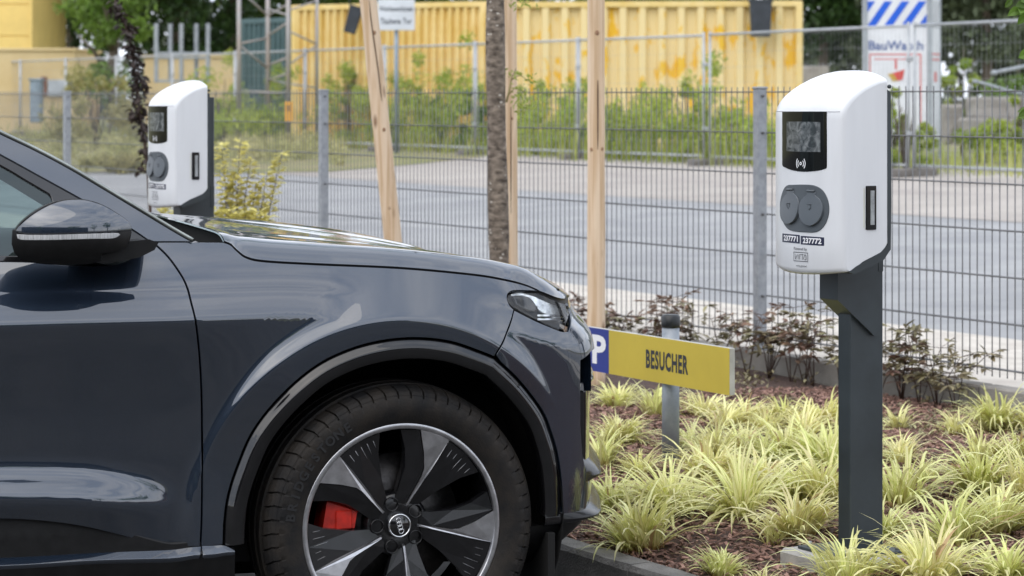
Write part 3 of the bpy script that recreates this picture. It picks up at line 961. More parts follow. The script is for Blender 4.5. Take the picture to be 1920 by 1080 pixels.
# ---- site fence of mobile panels
site_m = pbr('site_fence_tube', (0.40, 0.42, 0.44), rough=0.45, metal=0.4, var=0.12, scale=5)
foot_m = pbr('fence_foot_concrete', (0.16, 0.15, 0.14), rough=0.95, var=0.25, scale=8)
SD = 21.0
def site_panel(label, a, b_, h=1.93):
    a, b_ = Vector(a), Vector(b_)
    t = thing('site_fence_panel', label, 'fence panel', a, 0, 'mobile site fence panels')
    d = (b_ - a); d.z = 0; L = d.length; d = d / L
    a = a + d * 0.035; b_ = b_ - d * 0.035
    up = Vector((0, 0, 1))
    m = MB(); m.tube([a, a + up * (h + 0.05)], 0.021, n=8); m.build_w('upright', site_m, t)
    m = MB(); m.tube([b_, b_ + up * (h + 0.05)], 0.021, n=8); m.build_w('upright', site_m, t)
    m = MB(); m.tube([a + up * h, b_ + up * h], 0.019, n=8); m.build_w('top_tube', site_m, t)
    m = MB(); m.tube([a + up * 0.14, b_ + up * 0.14], 0.019, n=8); m.build_w('bottom_tube', site_m, t)
    m = MB()
    n_ = int(L / 0.1)
    for i in range(1, n_):
        p = a + d * (i * (L - 0.07) / n_); m.tube([p + up * 0.15, p + up * (h - 0.01)], 0.0016, n=3, cap=False)
    for z in np.arange(0.35, h, 0.22):
        m.tube([a + up * z, b_ + up * z], 0.0016, n=3, cap=False)
    o = m.build_w('wire_mesh', site_m, t); o['kind'] = 'stuff'
    m = MB(); m.box(a + Vector((0, 0, 0.05)) - d * 0.035, (0.22, 0.62, 0.12), ax=(d, Vector((-d.y, d.x, 0)), up), bevel=0.02); m.build_w('foot_block', foot_m, t)
    for z in (0.55, 1.5):
        m = MB(); m.box(b_ + d * 0.035 + up * z, (0.11, 0.05, 0.05), ax=(d, Vector((-d.y, d.x, 0)), up), bevel=0.006); m.build_w('clamp', site_m, t)
    return t
joints = [-62, 38, 123, 218, 323, 441, 572, 721, 891, 1084, 1322]
names = ['site fence panel farthest left in front of the low cream building', 'site fence panel second from the left edge of the picture', 'site fence panel behind the dark leaved sapling', 'site fence panel behind the far charger', 'site fence panel left of the lattice mast', 'site fence panel in front of the lattice mast',
         'site fence panel in front of the white notice sign', 'site fence panel ending at the clamped joint left of the tree trunk', 'site fence panel behind the tree trunk', 'site fence panel in front of the planter on the yellow container, left half']
for i in range(len(joints) - 1):
    site_panel(names[i], on_line(joints[i], SD, 0.49), on_line(joints[i + 1], SD, 0.49))
site_panel('site fence panel joining the yellow container and the security tower', on_line(1329, SD - 0.15, 0.49), on_line(1706, SD - 0.6, 0.49))
site_panel('site fence panel to the right of the security tower', on_line(1712, SD - 0.6, 0.49), on_line(2040, SD - 0.9, 0.49))
# orange tag hanging on a site fence post
tg = thing('warning_tag', 'small orange tag hanging on the site fence near the lattice mast', 'tag', on_line(541, 8.9, 1.3))
c = on_line(541.5, 8.9, 0); c.z = CAMZ - (209 - HY) * c.y / FPX
kx = c.y / FPX
m = MB(); m.box(c, (15 * kx, 0.012, 37 * kx), bevel=0.004); m.build_w('plate', pbr('orange_tag', (0.62, 0.31, 0.03), rough=0.5, var=0.12, scale=6), tg)
m = MB(); m.tube([c + Vector((0, 0, 18 * kx)), c + Vector((0, 0, 34 * kx))], 0.004, n=5); m.build_w('cord', wire_m, tg)
m = MB()
for k in range(3): m.box(c + Vector((0, -0.0075, (10 - 4 * k) * kx)), (9 * kx, 0.001, 1.6 * kx))
m.build_w('print', ink, tg)

# ---- weeds along the site fence and bushes
r_ = np.random.default_rng(21)
cl_ = []
for k in range(480):
    px = r_.uniform(395, 1470); D = r_.uniform(21.3, 23.6)
    p = on_line(px, D, ZG)
    tall = 0.42 + 0.38 * math.sin(px * 0.013) ** 2 + 0.75 * (1 if 430 < px < 900 else 0) + (0.40 if 960 < px < 1440 else 0)
    h = r_.uniform(0.1, 1.0) * tall * (1.0 + 0.55 * math.sin(px * 0.041) * math.sin(px * 0.097 + 1))
    s = r_.uniform(0.10, 0.24)
    cl_.append(((p.x, p.y, ZG + h), (s, s, s * 1.2)))
V, Fc = leaf_cloud(cl_, 75, 0.085, seed=22)
tag(link('weeds', mesh_from('weeds', V, Fc, lf_weed)), 'band of tall green weeds growing along the site fence', 'weeds', kind='stuff')
# upright grass stalks between them
V, Fc = [], []
for k in range(3600):
    px = r_.uniform(-60, 1960); D = r_.uniform(20.6, 23.4)
    if px > 1500 and r_.random() < 0.5: continue
    p = on_line(px, D, ZG - 0.02)
    h = r_.uniform(0.2, 0.7) * (1.1 if 960 < px < 1400 else 0.8)
    a = r_.uniform(0, 6.28); w = r_.uniform(0.006, 0.012)
    lean = Vector((math.cos(a), math.sin(a), 0)) * h * r_.uniform(0.1, 0.45)
    s_ = Vector((math.cos(a + 1.57), math.sin(a + 1.57), 0)) * w
    i0 = len(V)
    V += [p - s_, p + s_, p + s_ * 0.8 + lean * 0.35 + Vector((0, 0, h * 0.6)), p - s_ * 0.8 + lean * 0.35 + Vector((0, 0, h * 0.6)), p + lean + Vector((0, 0, h))]
    Fc += [(i0, i0 + 1, i0 + 2, i0 + 3), (i0 + 3, i0 + 2, i0 + 4)]
tag(link('tall_grass', mesh_from('tall_grass', V, Fc, leafmat('tall_grass_blade', (0.27, 0.33, 0.06), (0.46, 0.47, 0.14), trans=0.4))), 'tall green grass along the foot of the site fence', 'grass', kind='stuff')
# ground cover on the left verge
cl_ = []
for k in range(260):
    px = r_.uniform(-120, 640); D = r_.uniform(14.0, 21.0) if px < 420 else r_.uniform(16.5, 21)
    p = on_line(px, D); z = DRISE(D)
    s = r_.uniform(0.12, 0.30)
    cl_.append(((p.x, p.y, z + s * 0.25 + r_.uniform(0, 0.22)), (s, s, s * 0.6)))
V, Fc = leaf_cloud(cl_, 60, 0.075, seed=23)
tag(link('ground_cover', mesh_from('ground_cover', V, Fc, leafmat('ground_cover_leaf', (0.34, 0.35, 0.14), (0.54, 0.50, 0.25), trans=0.4))), 'low olive ground cover on the verge behind the left end of the mesh fence', 'ground cover', kind='stuff')
bs = [(520, 22.0, 1.5, 0.55, lf_mid, 'green bush in front of the teal container'), (600, 22.6, 1.35, 0.6, lf_weed, 'light green bush at the left end of the ochre container'),
      (655, 22.4, 1.75, 0.35, lf_weed, 'tall weed bush under the tilted planter'), (745, 22.2, 1.25, 0.6, lf_weed, 'weed bush at the foot of the white notice sign'), (835, 22.3, 1.4, 0.55, lf_mid, 'green bush left of the clamped fence joint'),
      (905, 22.0, 1.45, 0.45, lf_mid, 'green bush right behind the tree trunk'), (1030, 22.2, 0.95, 0.7, lf_weed, 'low bright green bush right of the tree trunk'), (1160, 22.0, 0.85, 0.7, lf_mid, 'low green bush right of the upright wooden stake'),
      (1290, 22.2, 1.5, 0.35, lf_weed, 'climbing weeds at the fence joint before the yellow container'), (1370, 22.0, 0.9, 0.6, lf_weed, 'yellow green weeds left of the near charger'),
      (1700, 20.6, 1.25, 0.34, lf_weed, 'green climbing plant on the site fence before the security tower'), (1672, 21.0, 0.95, 0.3, lf_weed, 'yellow green weed right beside the near charger')]
for i, (px, D, h, rx, mt, lb) in enumerate(bs):
    bush('weed_bush', lb, on_line(px, D, ZG - 0.02), h, rx, mt, 300 + i, 0.075, 16, 120, 'bushes along the site fence')
bush('pale_bush', 'pale yellow flowering bush behind the dark leaved sapling', gp(180, 52), 2.05, 0.9, lf_dry, 330, 0.10, 26, 120)
bush('pale_bush', 'olive bush behind the far charger', gp(420, 50), 1.5, 1.0, lf_weed, 331, 0.10, 24, 120)
bush('pale_bush', 'low yellow leaved bush behind the mesh fence left of the far charger', on_line(225, 13.8, DRISE(13.8)), 0.36, 0.55, lf_dry, 332, 0.07, 26, 90)
bush('pale_bush', 'green bush at the right edge among the rubble', gp(1905, 39), 1.15, 0.35, lf_weed, 333, 0.09, 14, 90)
bush('pale_bush', 'low green bush in front of the stacked concrete blocks', gp(1850, 38.5), 0.75, 0.5, lf_weed, 336, 0.09, 18, 100)
bush('pale_bush', 'dark green bush standing behind the stacked concrete blocks', gp(1900, 46), 1.75, 1.0, lf_mid, 337, 0.11, 26, 110)
bush('pale_bush', 'young yellow green bush between the tower and the rubble', gp(1805, 42), 2.0, 0.35, lf_weed, 334, 0.09, 16, 90)
# ================================================================== chargers
shell_m = pbr('white_charger_shell', (0.70, 0.72, 0.75), rough=0.30, spec=0.5, coat=0.15, coat_rough=0.15, var=0.03, scale=5, stretch=(3, 3, 0.5), detail=8, rvar=0.06)
anth = pbr('anthracite_powder_coat', (0.034, 0.044, 0.051), rough=0.42, var=0.22, scale=5, rvar=0.12, detail=8, bump=0.06, bscale=500)
glass_b = pbr('black_display_glass', (0.002, 0.0022, 0.003), rough=0.04, spec=0.45, var=0.1)
socket_m = pbr('grey_socket_plastic', (0.072, 0.085, 0.098), rough=0.45, var=0.08, scale=8)
lid_m = pbr('grey_lid_plastic', (0.090, 0.105, 0.122), rough=0.36, var=0.08, scale=8)
navy = pbr('navy_label', (0.010, 0.014, 0.045), rough=0.4, var=0.1)
label_w = pbr('white_print', (0.82, 0.83, 0.86), rough=0.4, var=0.03)
ink2 = pbr('dark_print', (0.02, 0.022, 0.03), rough=0.5, var=0.1)
# display: grey picture, lighter ridges
disp = bpy.data.materials.new('display_picture')
n, l = nodes_of(disp)
b = n['Principled BSDF']; b.inputs['Roughness'].default_value = 0.08
tcn = n.new('ShaderNodeTexCoord'); wv = n.new('ShaderNodeTexNoise')
wv.inputs['Scale'].default_value = 34; wv.inputs['Detail'].default_value = 7; wv.inputs['Roughness'].default_value = 0.62; wv.inputs['Distortion'].default_value = 1.1
l.new(tcn.outputs['Object'], wv.inputs['Vector'])
rp = n.new('ShaderNodeValToRGB'); rp.color_ramp.elements[0].position = 0.40; rp.color_ramp.elements[0].color = (0.035, 0.042, 0.048, 1); rp.color_ramp.elements[1].position = 0.68; rp.color_ramp.elements[1].color = (0.22, 0.235, 0.245, 1)
l.new(wv.outputs['Fac'], rp.inputs['Fac']); l.new(rp.outputs['Color'], b.inputs['Base Color'])

BW, BD = 0.167, 0.205
def front_d(a):
    x = abs(a) / BW
    return BD - 0.048 * x ** 2.2
ZB = 0.165
c1_loc = on_line(1600, 4.50, ZB)
def c1w(a, bq, z):           # charger frame -> world (for tracing)
    v = c1_loc + TD * a + ND * bq
    return (v.x, v.y, z)
def front_w(a, z): return c1w(a, -front_d(a), z)
def front_l(a, z): return (a, -front_d(a), z - ZB)
def px_c(pts, n=4):
    return [solve_px(front_w, x, y, -0.17 + (x - 1455) / 110 * 0.25, CAMZ - (y - HY) / 652) for x, y in catmull(pts, n)]

def build_charger(name, label, loc):
    t = thing(name, label, 'charger', loc, ROTF, 'double socket charging stations')
    # shell: slices across the width
    prof = [(0.006, 1.088), (0.030, 1.066), (0.085, 1.048), (0.140, 1.030), (0.178, 1.010), (0.196, 1.000), (0.216, 0.997), (0.226, 1.003), (0.230, 1.015), (0.230, 1.10), (0.230, 1.22), (0.230, 1.34), (0.230, 1.440),
            (0.2285, 1.462), (0.222, 1.480), (0.208, 1.499), (0.185, 1.519), (0.155, 1.5375), (0.120, 1.554), (0.085, 1.567), (0.050, 1.577), (0.020, 1.582), (0.006, 1.5825)]
    def slice_(a, ins):
        k = front_d(a) / BD; x = abs(a) / BW
        out = []
        for d, z in prof:
            dd_ = 0.006 + (d * 0.205 / 0.230 - 0.006) * k * (1 - ins * 0.10)
            zz_ = z
            if z > 1.45: zz_ = z - 0.028 * x ** 2.6 * (z - 1.45) / 0.13 - ins * 0.012 * min(1, (z - 1.45) / 0.05)
            if z < 1.05: zz_ = z + ins * 0.006 + 0.012 * x ** 2 * (1.05 - z) / 0.05
            out.append(Vector((a, -dd_, zz_ - ZB)))
        return out
    av = list(np.linspace(-BW + 0.008, BW - 0.008, 27))
    sl = [(-BW, 0.6), (-BW + 0.0008, 0.36), (-BW + 0.0026, 0.16), (-BW + 0.005, 0.04)] + [(a, 0.0) for a in av] + [(BW - 0.005, 0.04), (BW - 0.0026, 0.16), (BW - 0.0008, 0.36), (BW, 0.6)]
    rings = [slice_(a, i) for a, i in sl]
    m = MB(); m.loft(rings, cap=False, closed=False, smooth=True)
    # planar sides and back
    for rg, rev in ((rings[0], False), (rings[-1], True)):
        f = list(range(len(rg)))
        m.add(rg, [tuple(f if rev else f[::-1])])
    m.build('shell', shell_m, t)
    # seam under the cap
    m = MB()
    zs = 1.4635
    m.tube([Vector((a, -front_d(a) - 0.0004 + 0.0016, zs - ZB)) for a in np.linspace(-BW + 0.012, BW - 0.012, 24)], 0.0014, n=6)
    m.build('cap_seam', pbr('seam_shadow_grey', (0.45, 0.46, 0.48), rough=0.6, var=0.05), t)
    # anthracite back tray with sloping belly
    m = MB()
    tray = [(0.006, 1.548), (-0.006, 1.540), (-0.008, 1.20), (-0.006, 1.07), (0.02, 1.040), (0.085, 1.016), (0.125, 1.004), (0.142, 1.010), (0.115, 1.026), (0.07, 1.045), (0.03, 1.062), (0.0055, 1.083), (0.0055, 1.20), (0.0055, 1.54)]
    m.loft([[Vector((a, -d, z - ZB - (0.022 if z > 1.5 and abs(a) > 0.16 else 0))) for d, z in tray] for a in (-BW - 0.0015, -BW + 0.004, BW - 0.004, BW + 0.0015)], cap=True)
    m.build('back_tray', anth, t)
    # display window
    scr = px_c([(1467.5, 210), (1508, 209.5), (1550, 209.5)]) + px_c([(1550, 211), (1550.5, 260), (1550.5, 312)])[1:] + px_c([(1549.5, 315.5), (1535, 319.5), (1508, 321.5), (1485, 318.5), (1469, 312)]) + px_c([(1467.5, 309), (1467.5, 260), (1467.5, 212)])
    sw = panel('display_window', front_l, scr, glass_b, t, step=0.008, off=0.0016, flange=0.003, edge=0.0008)
    pic = px_c([(1476, 228), (1507, 228), (1539, 229)]) + px_c([(1539, 285), (1507, 284.5), (1476, 283.5)])
    panel('display', front_l, pic, disp, sw, step=0.01, off=0.0022, flange=0.0)
    # radio symbol
    cxp, cyp = 1502.5, 306.5
    ca_, cz_ = px_c([(cxp, cyp), (cxp, cyp)], 1)[0]
    m = MB()
    def arc(r, a0, a1, th):
        pts = [(ca_ + r * math.cos(q), cz_ + r * math.sin(q)) for q in np.linspace(a0, a1, 12)]
        inn = [(ca_ + (r - th) * math.cos(q), cz_ + (r - th) * math.sin(q)) for q in np.linspace(a0, a1, 12)]
        A = [Vector(front_l(x, z)) + Vector((0, -0.0026, 0)) for x, z in pts]; B = [Vector(front_l(x, z)) + Vector((0, -0.0026, 0)) for x, z in inn]
        m.loft([A, B], cap=False, closed=False)
    for r0 in (0.0105, 0.0175):
        arc(r0 + 0.0035, -0.75, 0.75, 0.0032); arc(r0 + 0.0035, math.pi - 0.75, math.pi + 0.75, 0.0032)
    arc(0.0050, 0, 6.2832, 0.0030)
    m.build('radio_symbol', label_w, sw)
    # socket plate with two flap lids
    sp = px_c([(1480, 347.5), (1508, 347), (1526, 348.5), (1541, 356), (1551, 372), (1554.5, 392), (1551, 412), (1541, 428), (1528, 434.5), (1505, 434), (1483, 431), (1473, 422), (1466, 405), (1464, 388), (1466, 370), (1471, 355), (1476, 349)])
    plate = panel('socket_plate', front_l, sp, socket_m, t, step=0.009, off=0.003, flange=0.005, edge=0.002)
    for pts in ([(1478, 358), (1489, 358), (1490, 363), (1497, 371), (1500.5, 384), (1499, 400), (1494, 412), (1486, 418.5), (1478, 418), (1471, 410), (1468, 396), (1469, 380), (1473, 370), (1478, 364)],
                [(1516, 360.5), (1530, 361), (1531, 367), (1540, 375), (1545.5, 389), (1544, 404), (1537, 416), (1525, 422.5), (1514, 419), (1506, 409), (1502.5, 394), (1504, 380), (1510, 371), (1516, 366)]):
        lp = px_c(pts + [pts[0]])[:-1]
        zc = sum(q[1] for q in lp) / len(lp)
        lid = panel('socket_lid', (lambda zc: lambda a, z: (a, -front_d(a) - 0.0035 - 0.0075 * sstep(zc - z, -0.06, 0.06), z - ZB))(zc), lp, lid_m, plate, step=0.007, off=0.002, flange=0.012, edge=0.0015)
        cx_ = sum(q[0] for q in lp) / len(lp)
        m = MB()
        e = 0.008
        m.tube([Vector((cx_ + x, -front_d(cx_) - 0.0100, zc + z - ZB)) for x, z in ((-e, e), (e, e), (e * 0.7, -e * 0.3), (0, -e), (-e * 0.7, -e * 0.3), (-e, e))], 0.0009, n=4)
        m.build('embossed_mark', socket_m, lid)
        m = MB(); m.tube([Vector((q[0], -front_d(q[0]) - 0.005, q[1] + 0.004 - ZB)) for q in (lp[0], lp[4])], 0.004, n=8); m.build('hinge', socket_m, lid)
    # number labels and print
    def on_front(nm, body, c, size, mt, prt, width, bold=0.0, proud=0.0022, height=None):
        V, Fc = text_geo(body, 1.0, bold, 0.0)
        xs = [v.x for v in V]; ys = [v.y for v in V]
        kx_ = width / (max(xs) - min(xs)); ky = size / (max(ys) - min(ys)); mx_, my = (max(xs) + min(xs)) / 2, (max(ys) + min(ys)) / 2
        W = [Vector(front_l(c[0] + (v.x - mx_) * kx_, c[1] + (v.y - my) * ky)) + Vector((0, -proud, 0)) for v in V]
        return link(nm, mesh_from(nm, W, Fc, mt), prt)
    for (x0, x1, ya, yb, body) in ((1467.5, 1500, 437.5, 455, '237771'), (1502, 1545.5, 442, 459.5, '237772')):
        q = px_c([(x0, ya), (x1, ya + 3.2)], 3) + px_c([(x1, yb + 1.5), (x0, yb - 1.5)], 3)
        lb = panel('number_label', front_l, q, navy, t, step=0.02, off=0.0010, flange=0.0)
        cc = (sum(v[0] for v in q) / len(q), sum(v[1] for v in q) / len(q))
        wd = (max(v[0] for v in q) - min(v[0] for v in q)) * 0.80
        on_front('number', body, cc, 0.0165, label_w, lb, wd, bold=0.035, proud=0.0022)
    cc = px_c([(1501, 467), (1501, 467)], 1)[0]
    pr = on_front('powered_line', 'Powered by', cc, 0.0105, ink2, t, 0.058, bold=0.004)
    cc = px_c([(1501.5, 481.5), (1501.5, 481.5)], 1)[0]
    # boxed logo: frame and five letter shapes
    m = MB()
    fw, fh = 0.031, 0.0125
    def bar(x0, z0, x1, z1, w=0.0016):
        d = Vector((x1 - x0, z1 - z0)); d.normalize(); nx, nz = -d.y * w / 2, d.x * w / 2
        m.add([Vector(front_l(cc[0] + x, cc[1] + z)) + Vector((0, -0.0022, 0)) for x, z in ((x0 + nx, z0 + nz), (x1 + nx, z1 + nz), (x1 - nx, z1 - nz), (x0 - nx, z0 - nz))], [(0, 1, 2, 3)])
    for q in ((-fw, fh, fw, fh), (-fw, -fh, fw, -fh), (-fw, -fh, -fw, fh), (fw, -fh, fw, fh)): bar(*q)
    h7 = 0.0075
    for q in ((-0.024, h7, -0.022, -h7), (-0.022, -h7, -0.013, h7 * 0.9), (-0.009, -h7, -0.009, h7), (-0.003, -h7, -0.003, h7), (-0.003, h7 * 0.8, 0.003, h7), (0.004, h7, 0.014, h7), (0.009, h7, 0.009, -h7), (0.012, -h7, 0.020, h7), (0.020, h7, 0.0245, h7 * 0.6), (0.0245, h7 * 0.6, 0.0245, -h7), (0.0245, -h7, 0.018, -h7)): bar(*q)
    m.build('boxed_logo', ink2, t)
    cc = px_c([(1503, 499), (1503, 499)], 1)[0]
    on_front('web_line', 'virta.global', cc, 0.0065, ink2, t, 0.046)
    # side slot
    ys0, ys1 = -0.082, -0.046
    z0, z1 = 1.128 - ZB, 1.253 - ZB
    m = MB(); m.box((BW + 0.001, (ys0 + ys1) / 2, (z0 + z1) / 2), (0.006, ys1 - ys0, z1 - z0), bevel=0.0015)
    slot = m.build('side_window', glass_b, t)
    m = MB(); m.box((BW + 0.0042, (ys0 + ys1) / 2 + 0.003, (z0 + z1) / 2), (0.002, 0.014, (z1 - z0) * 0.78), bevel=0.0005); m.build('meter', pbr('meter_grey', (0.30, 0.32, 0.33), rough=0.4, var=0.25, scale=60), slot)
    m = MB(); m.box((BW + 0.0005, ys0 - 0.006, (z0 + z1) / 2), (0.0012, 0.0018, (z1 - z0) * 0.9)); m.build('print_line', pbr('pale_yellow_print', (0.62, 0.62, 0.48), rough=0.5, var=0.1), t)
    m = MB(); m.tube([(BW + 0.0005, 0.0, 1.535 - ZB), (BW + 0.0045, 0.0, 1.535 - ZB)], 0.006, n=10); m.build('lock', anth, t)
    # pedestal
    m = MB(); m.box((0, 0.026, 0.445), (0.060, 0.119, 0.93), bevel=0.003); m.box((0, 0.0455, 1.125), (0.0602, 0.0790, 0.43), bevel=0.003); m.build('post', anth, t)
    m = MB()
    br_ = [(0.030, 1.055), (0.030, 0.78), (-0.057, 0.80 + 0.06), (-0.118, 0.925), (-0.118, 1.02), (-0.05, 1.035)]
    br_ = [(0.056, 1.06), (0.056, 0.815), (0.042, 0.812), (-0.030, 0.872), (-0.088, 0.920), (-0.088, 1.018), (-0.03, 1.03)]
    ringa = lambda a: [Vector((a, d, z - ZB)) for d, z in br_]
    m.loft([ringa(-0.044), ringa(0.044)], cap=True); m.build('bracket', anth, t)
    m = MB(); m.box((0, 0.076, 0.88), (0.063, 0.022, 0.10), bevel=0.003); m.build('cable_cover', anth, t)
    m = MB(); m.box((0, 0.0, 0.024), (0.22, 0.24, 0.010), bevel=0.002)
    pl_ = m.build('base_plate', anth, t)
    for sx in (-1, 1):
        for sy in (-1, 1):
            m = MB(); m.tube([(0.085 * sx, 0.095 * sy, 0.028), (0.085 * sx, 0.095 * sy, 0.042)], 0.008, n=6)
            m.build('anchor_bolt', galv, pl_)
    m = MB(); m.box((0, 0.0, -0.03), (0.30, 0.32, 0.098), bevel=0.010); m.build('foundation', pbr('pale_foundation', (0.42, 0.41, 0.39), rough=0.9, var=0.15, scale=8, bump=0.3, bscale=80), t)
    return t
build_charger('charging_station', 'near white charging station with numbers 237771 and 237772 beside the visitor sign', c1_loc)
ch2 = [o for o in bpy.data.objects if o.name == 'charging_station'][0]
c2_ = copy_tree(ch2); c2_.location = on_line(365, 4.50, ZB); c2_['label'] = 'far white charging station behind the car bonnet'

# ================================================================== visitor sign
SGD = 5.02
post_p = on_line(1257.5, SGD + 0.05, 0.15)
sg = thing('visitor_sign', 'low yellow and blue parking sign reading P BESUCHER on a grey tube', 'sign', post_p, ROTF)
def ls(px, D=SGD):                 # local x of a column on the sign face
    v = on_line(px, D) - post_p; return v.x * TD.x + v.y * TD.y
ztop, zbot = 0.628 - 0.15, 0.463 - 0.15
yel_s = pbr('yellow_sign_face', (0.53, 0.41, 0.045), rough=0.42, var=0.05, scale=4)
blue_s = pbr('blue_sign_face', (0.018, 0.035, 0.24), rough=0.4, var=0.06, scale=4)
tube_m = pbr('galvanised_tube', (0.22, 0.25, 0.285), rough=0.5, metal=0.4, scale=18, color2=(0.31, 0.34, 0.375), detail=6)
m = MB(); m.tube([(0, 0, -0.05), (0, 0, 0.515)], 0.032, n=24); m.build('tube_post', tube_m, sg)
m = MB(); m.tube([(0, 0, 0.513), (0, 0, 0.522), (0, 0, 0.552), (0, 0, 0.560)], [0.0335, 0.035, 0.035, 0.029], n=24); m.build('post_cap', pbr('black_cap', (0.012, 0.014, 0.016), rough=0.35, var=0.15), sg)
xl, xb, xr = ls(1143) - 0.178, ls(1143), ls(1369)
m = MB(); m.box(((xl + xr) / 2, -0.0405, (ztop + zbot) / 2), (xr - xl, 0.022, ztop - zbot), bevel=0.0015); m.build('board', pbr('sign_board_edge', (0.40, 0.40, 0.37), rough=0.5, var=0.2, scale=10), sg)
yf = -0.0528
m = MB(); m.box(((xb + xr) / 2, yf, (ztop + zbot) / 2), (xr - xb - 0.002, 0.002, ztop - zbot - 0.001)); yface = m.build('yellow_face', yel_s, sg)
m = MB(); m.box(((xl + xb) / 2, yf, (ztop + zbot) / 2), (xb - xl - 0.001, 0.002, ztop - zbot - 0.001)); bface = m.build('blue_face', blue_s, sg)
def sign_text(nm, body, x0, x1, z0, z1, mt, prt, bold):
    V, Fc = text_geo(body, 1.0, bold, spacing=1.12)
    xs = [v.x for v in V]; ys = [v.y for v in V]
    W = [Vector((x0 + (v.x - min(xs)) / (max(xs) - min(xs)) * (x1 - x0), yf - 0.0018, z0 + (v.y - min(ys)) / (max(ys) - min(ys)) * (z1 - z0))) for v in V]
    return link(nm, mesh_from(nm, W, Fc, mt), prt)
sign_text('lettering', 'BESUCHER', ls(1213), ls(1292), 0.5095 - 0.15, 0.5790 - 0.15, ink2, yface, 0.036)
sign_text('lettering', 'P', ls(1138) - 0.100, ls(1138), 0.493 - 0.15, 0.603 - 0.15, label_w, bface, 0.035)
for z in (0.36, 0.43):
    m = MB(); m.tube([(0.034 * math.cos(q), 0.034 * math.sin(q), z) for q in np.linspace(0, 6.283, 20)], 0.004, n=5)
    m.build('clamp', tube_m, sg)

# ================================================================== tree, stakes
trunk_m = bpy.data.materials.new('young_tree_bark')
n, l = nodes_of(trunk_m)
b = n['Principled BSDF']; b.inputs['Roughness'].default_value = 0.9
tcn = n.new('ShaderNodeTexCoord'); mp_ = n.new('ShaderNodeMapping'); mp_.inputs['Scale'].default_value = (1, 1, 1.7); l.new(tcn.outputs['Object'], mp_.inputs['Vector'])
nz = n.new('ShaderNodeTexNoise'); nz.inputs['Scale'].default_value = 24; nz.inputs['Detail'].default_value = 8; l.new(mp_.outputs['Vector'], nz.inputs['Vector'])
rp = n.new('ShaderNodeValToRGB'); rp.color_ramp.elements[0].position = 0.32; rp.color_ramp.elements[0].color = (0.060, 0.046, 0.036, 1); rp.color_ramp.elements[1].position = 0.70; rp.color_ramp.elements[1].color = (0.30, 0.25, 0.20, 1)
l.new(nz.outputs['Fac'], rp.inputs['Fac'])
vo = n.new('ShaderNodeTexVoronoi'); vo.inputs['Scale'].default_value = 26; l.new(mp_.outputs['Vector'], vo.inputs['Vector'])
lt = n.new('ShaderNodeMath'); lt.operation = 'LESS_THAN'; lt.inputs[1].default_value = 0.22; l.new(vo.outputs['Distance'], lt.inputs[0])
n2 = n.new('ShaderNodeTexNoise'); n2.inputs['Scale'].default_value = 9; l.new(tcn.outputs['Object'], n2.inputs['Vector'])
g2 = n.new('ShaderNodeMath'); g2.operation = 'GREATER_THAN'; g2.inputs[1].default_value = 0.54; l.new(n2.outputs['Fac'], g2.inputs[0])
mm = n.new('ShaderNodeMath'); mm.operation = 'MULTIPLY'; l.new(lt.outputs[0], mm.inputs[0]); l.new(g2.outputs[0], mm.inputs[1])
mxr = n.new('ShaderNodeMixRGB'); mxr.inputs['Color2'].default_value = (0.48, 0.45, 0.40, 1); l.new(mm.outputs[0], mxr.inputs['Fac']); l.new(rp.outputs['Color'], mxr.inputs['Color1'])
l.new(mxr.outputs['Color'], b.inputs['Base Color'])
bp = n.new('ShaderNodeBump'); bp.inputs['Strength'].default_value = 0.8; bp.inputs['Distance'].default_value = 0.012; l.new(nz.outputs['Fac'], bp.inputs['Height']); l.new(bp.outputs['Normal'], b.inputs['Normal'])

TRD = 6.1
tb = on_line(938, TRD, 0.15)
yt = thing('young_tree', 'young tree with speckled brown bark tied between wooden stakes', 'tree', tb)
r_ = np.random.default_rng(3)
m = MB()
pts, rad = [], []
for k in range(40):
    z = -0.1 + k * 0.085
    pts.append(Vector((-0.004 - 0.010 * z + 0.004 * math.sin(3.1 * z), 0.004 * math.sin(4 * z), z))); rad.append(0.053 - 0.0042 * z + 0.0022 * math.sin(9 * z) + r_.normal(0, 0.0008))
m.tube(pts, rad, n=20)
tip = pts[-1]
limbs = []
for k in range(7):
    a = k * 0.9; e = tip + Vector((math.cos(a) * 0.8, math.sin(a) * 0.8, 0.6 + 0.15 * k)); s0 = pts[30 + k]
    m.tube([s0, (s0 + e) / 2 + Vector((0, 0, 0.15)), e], [0.022, 0.015, 0.006], n=6); limbs.append(e)
m.build('trunk', trunk_m, yt)
lf_fresh = leafmat('fresh_pale_leaf', (0.28, 0.36, 0.055), (0.46, 0.50, 0.14), island=0.25, trans=0.45)
cl_ = [((e.x + r_.normal(0, 0.3), e.y + r_.normal(0, 0.3), e.z + r_.normal(0, 0.25) + 0.35), (0.30, 0.30, 0.25)) for e in limbs for _ in range(3)]
V, Fc = leaf_cloud(cl_, 70, 0.085, seed=9); link('crown', mesh_from('crown', V, Fc, lf_mid), yt)
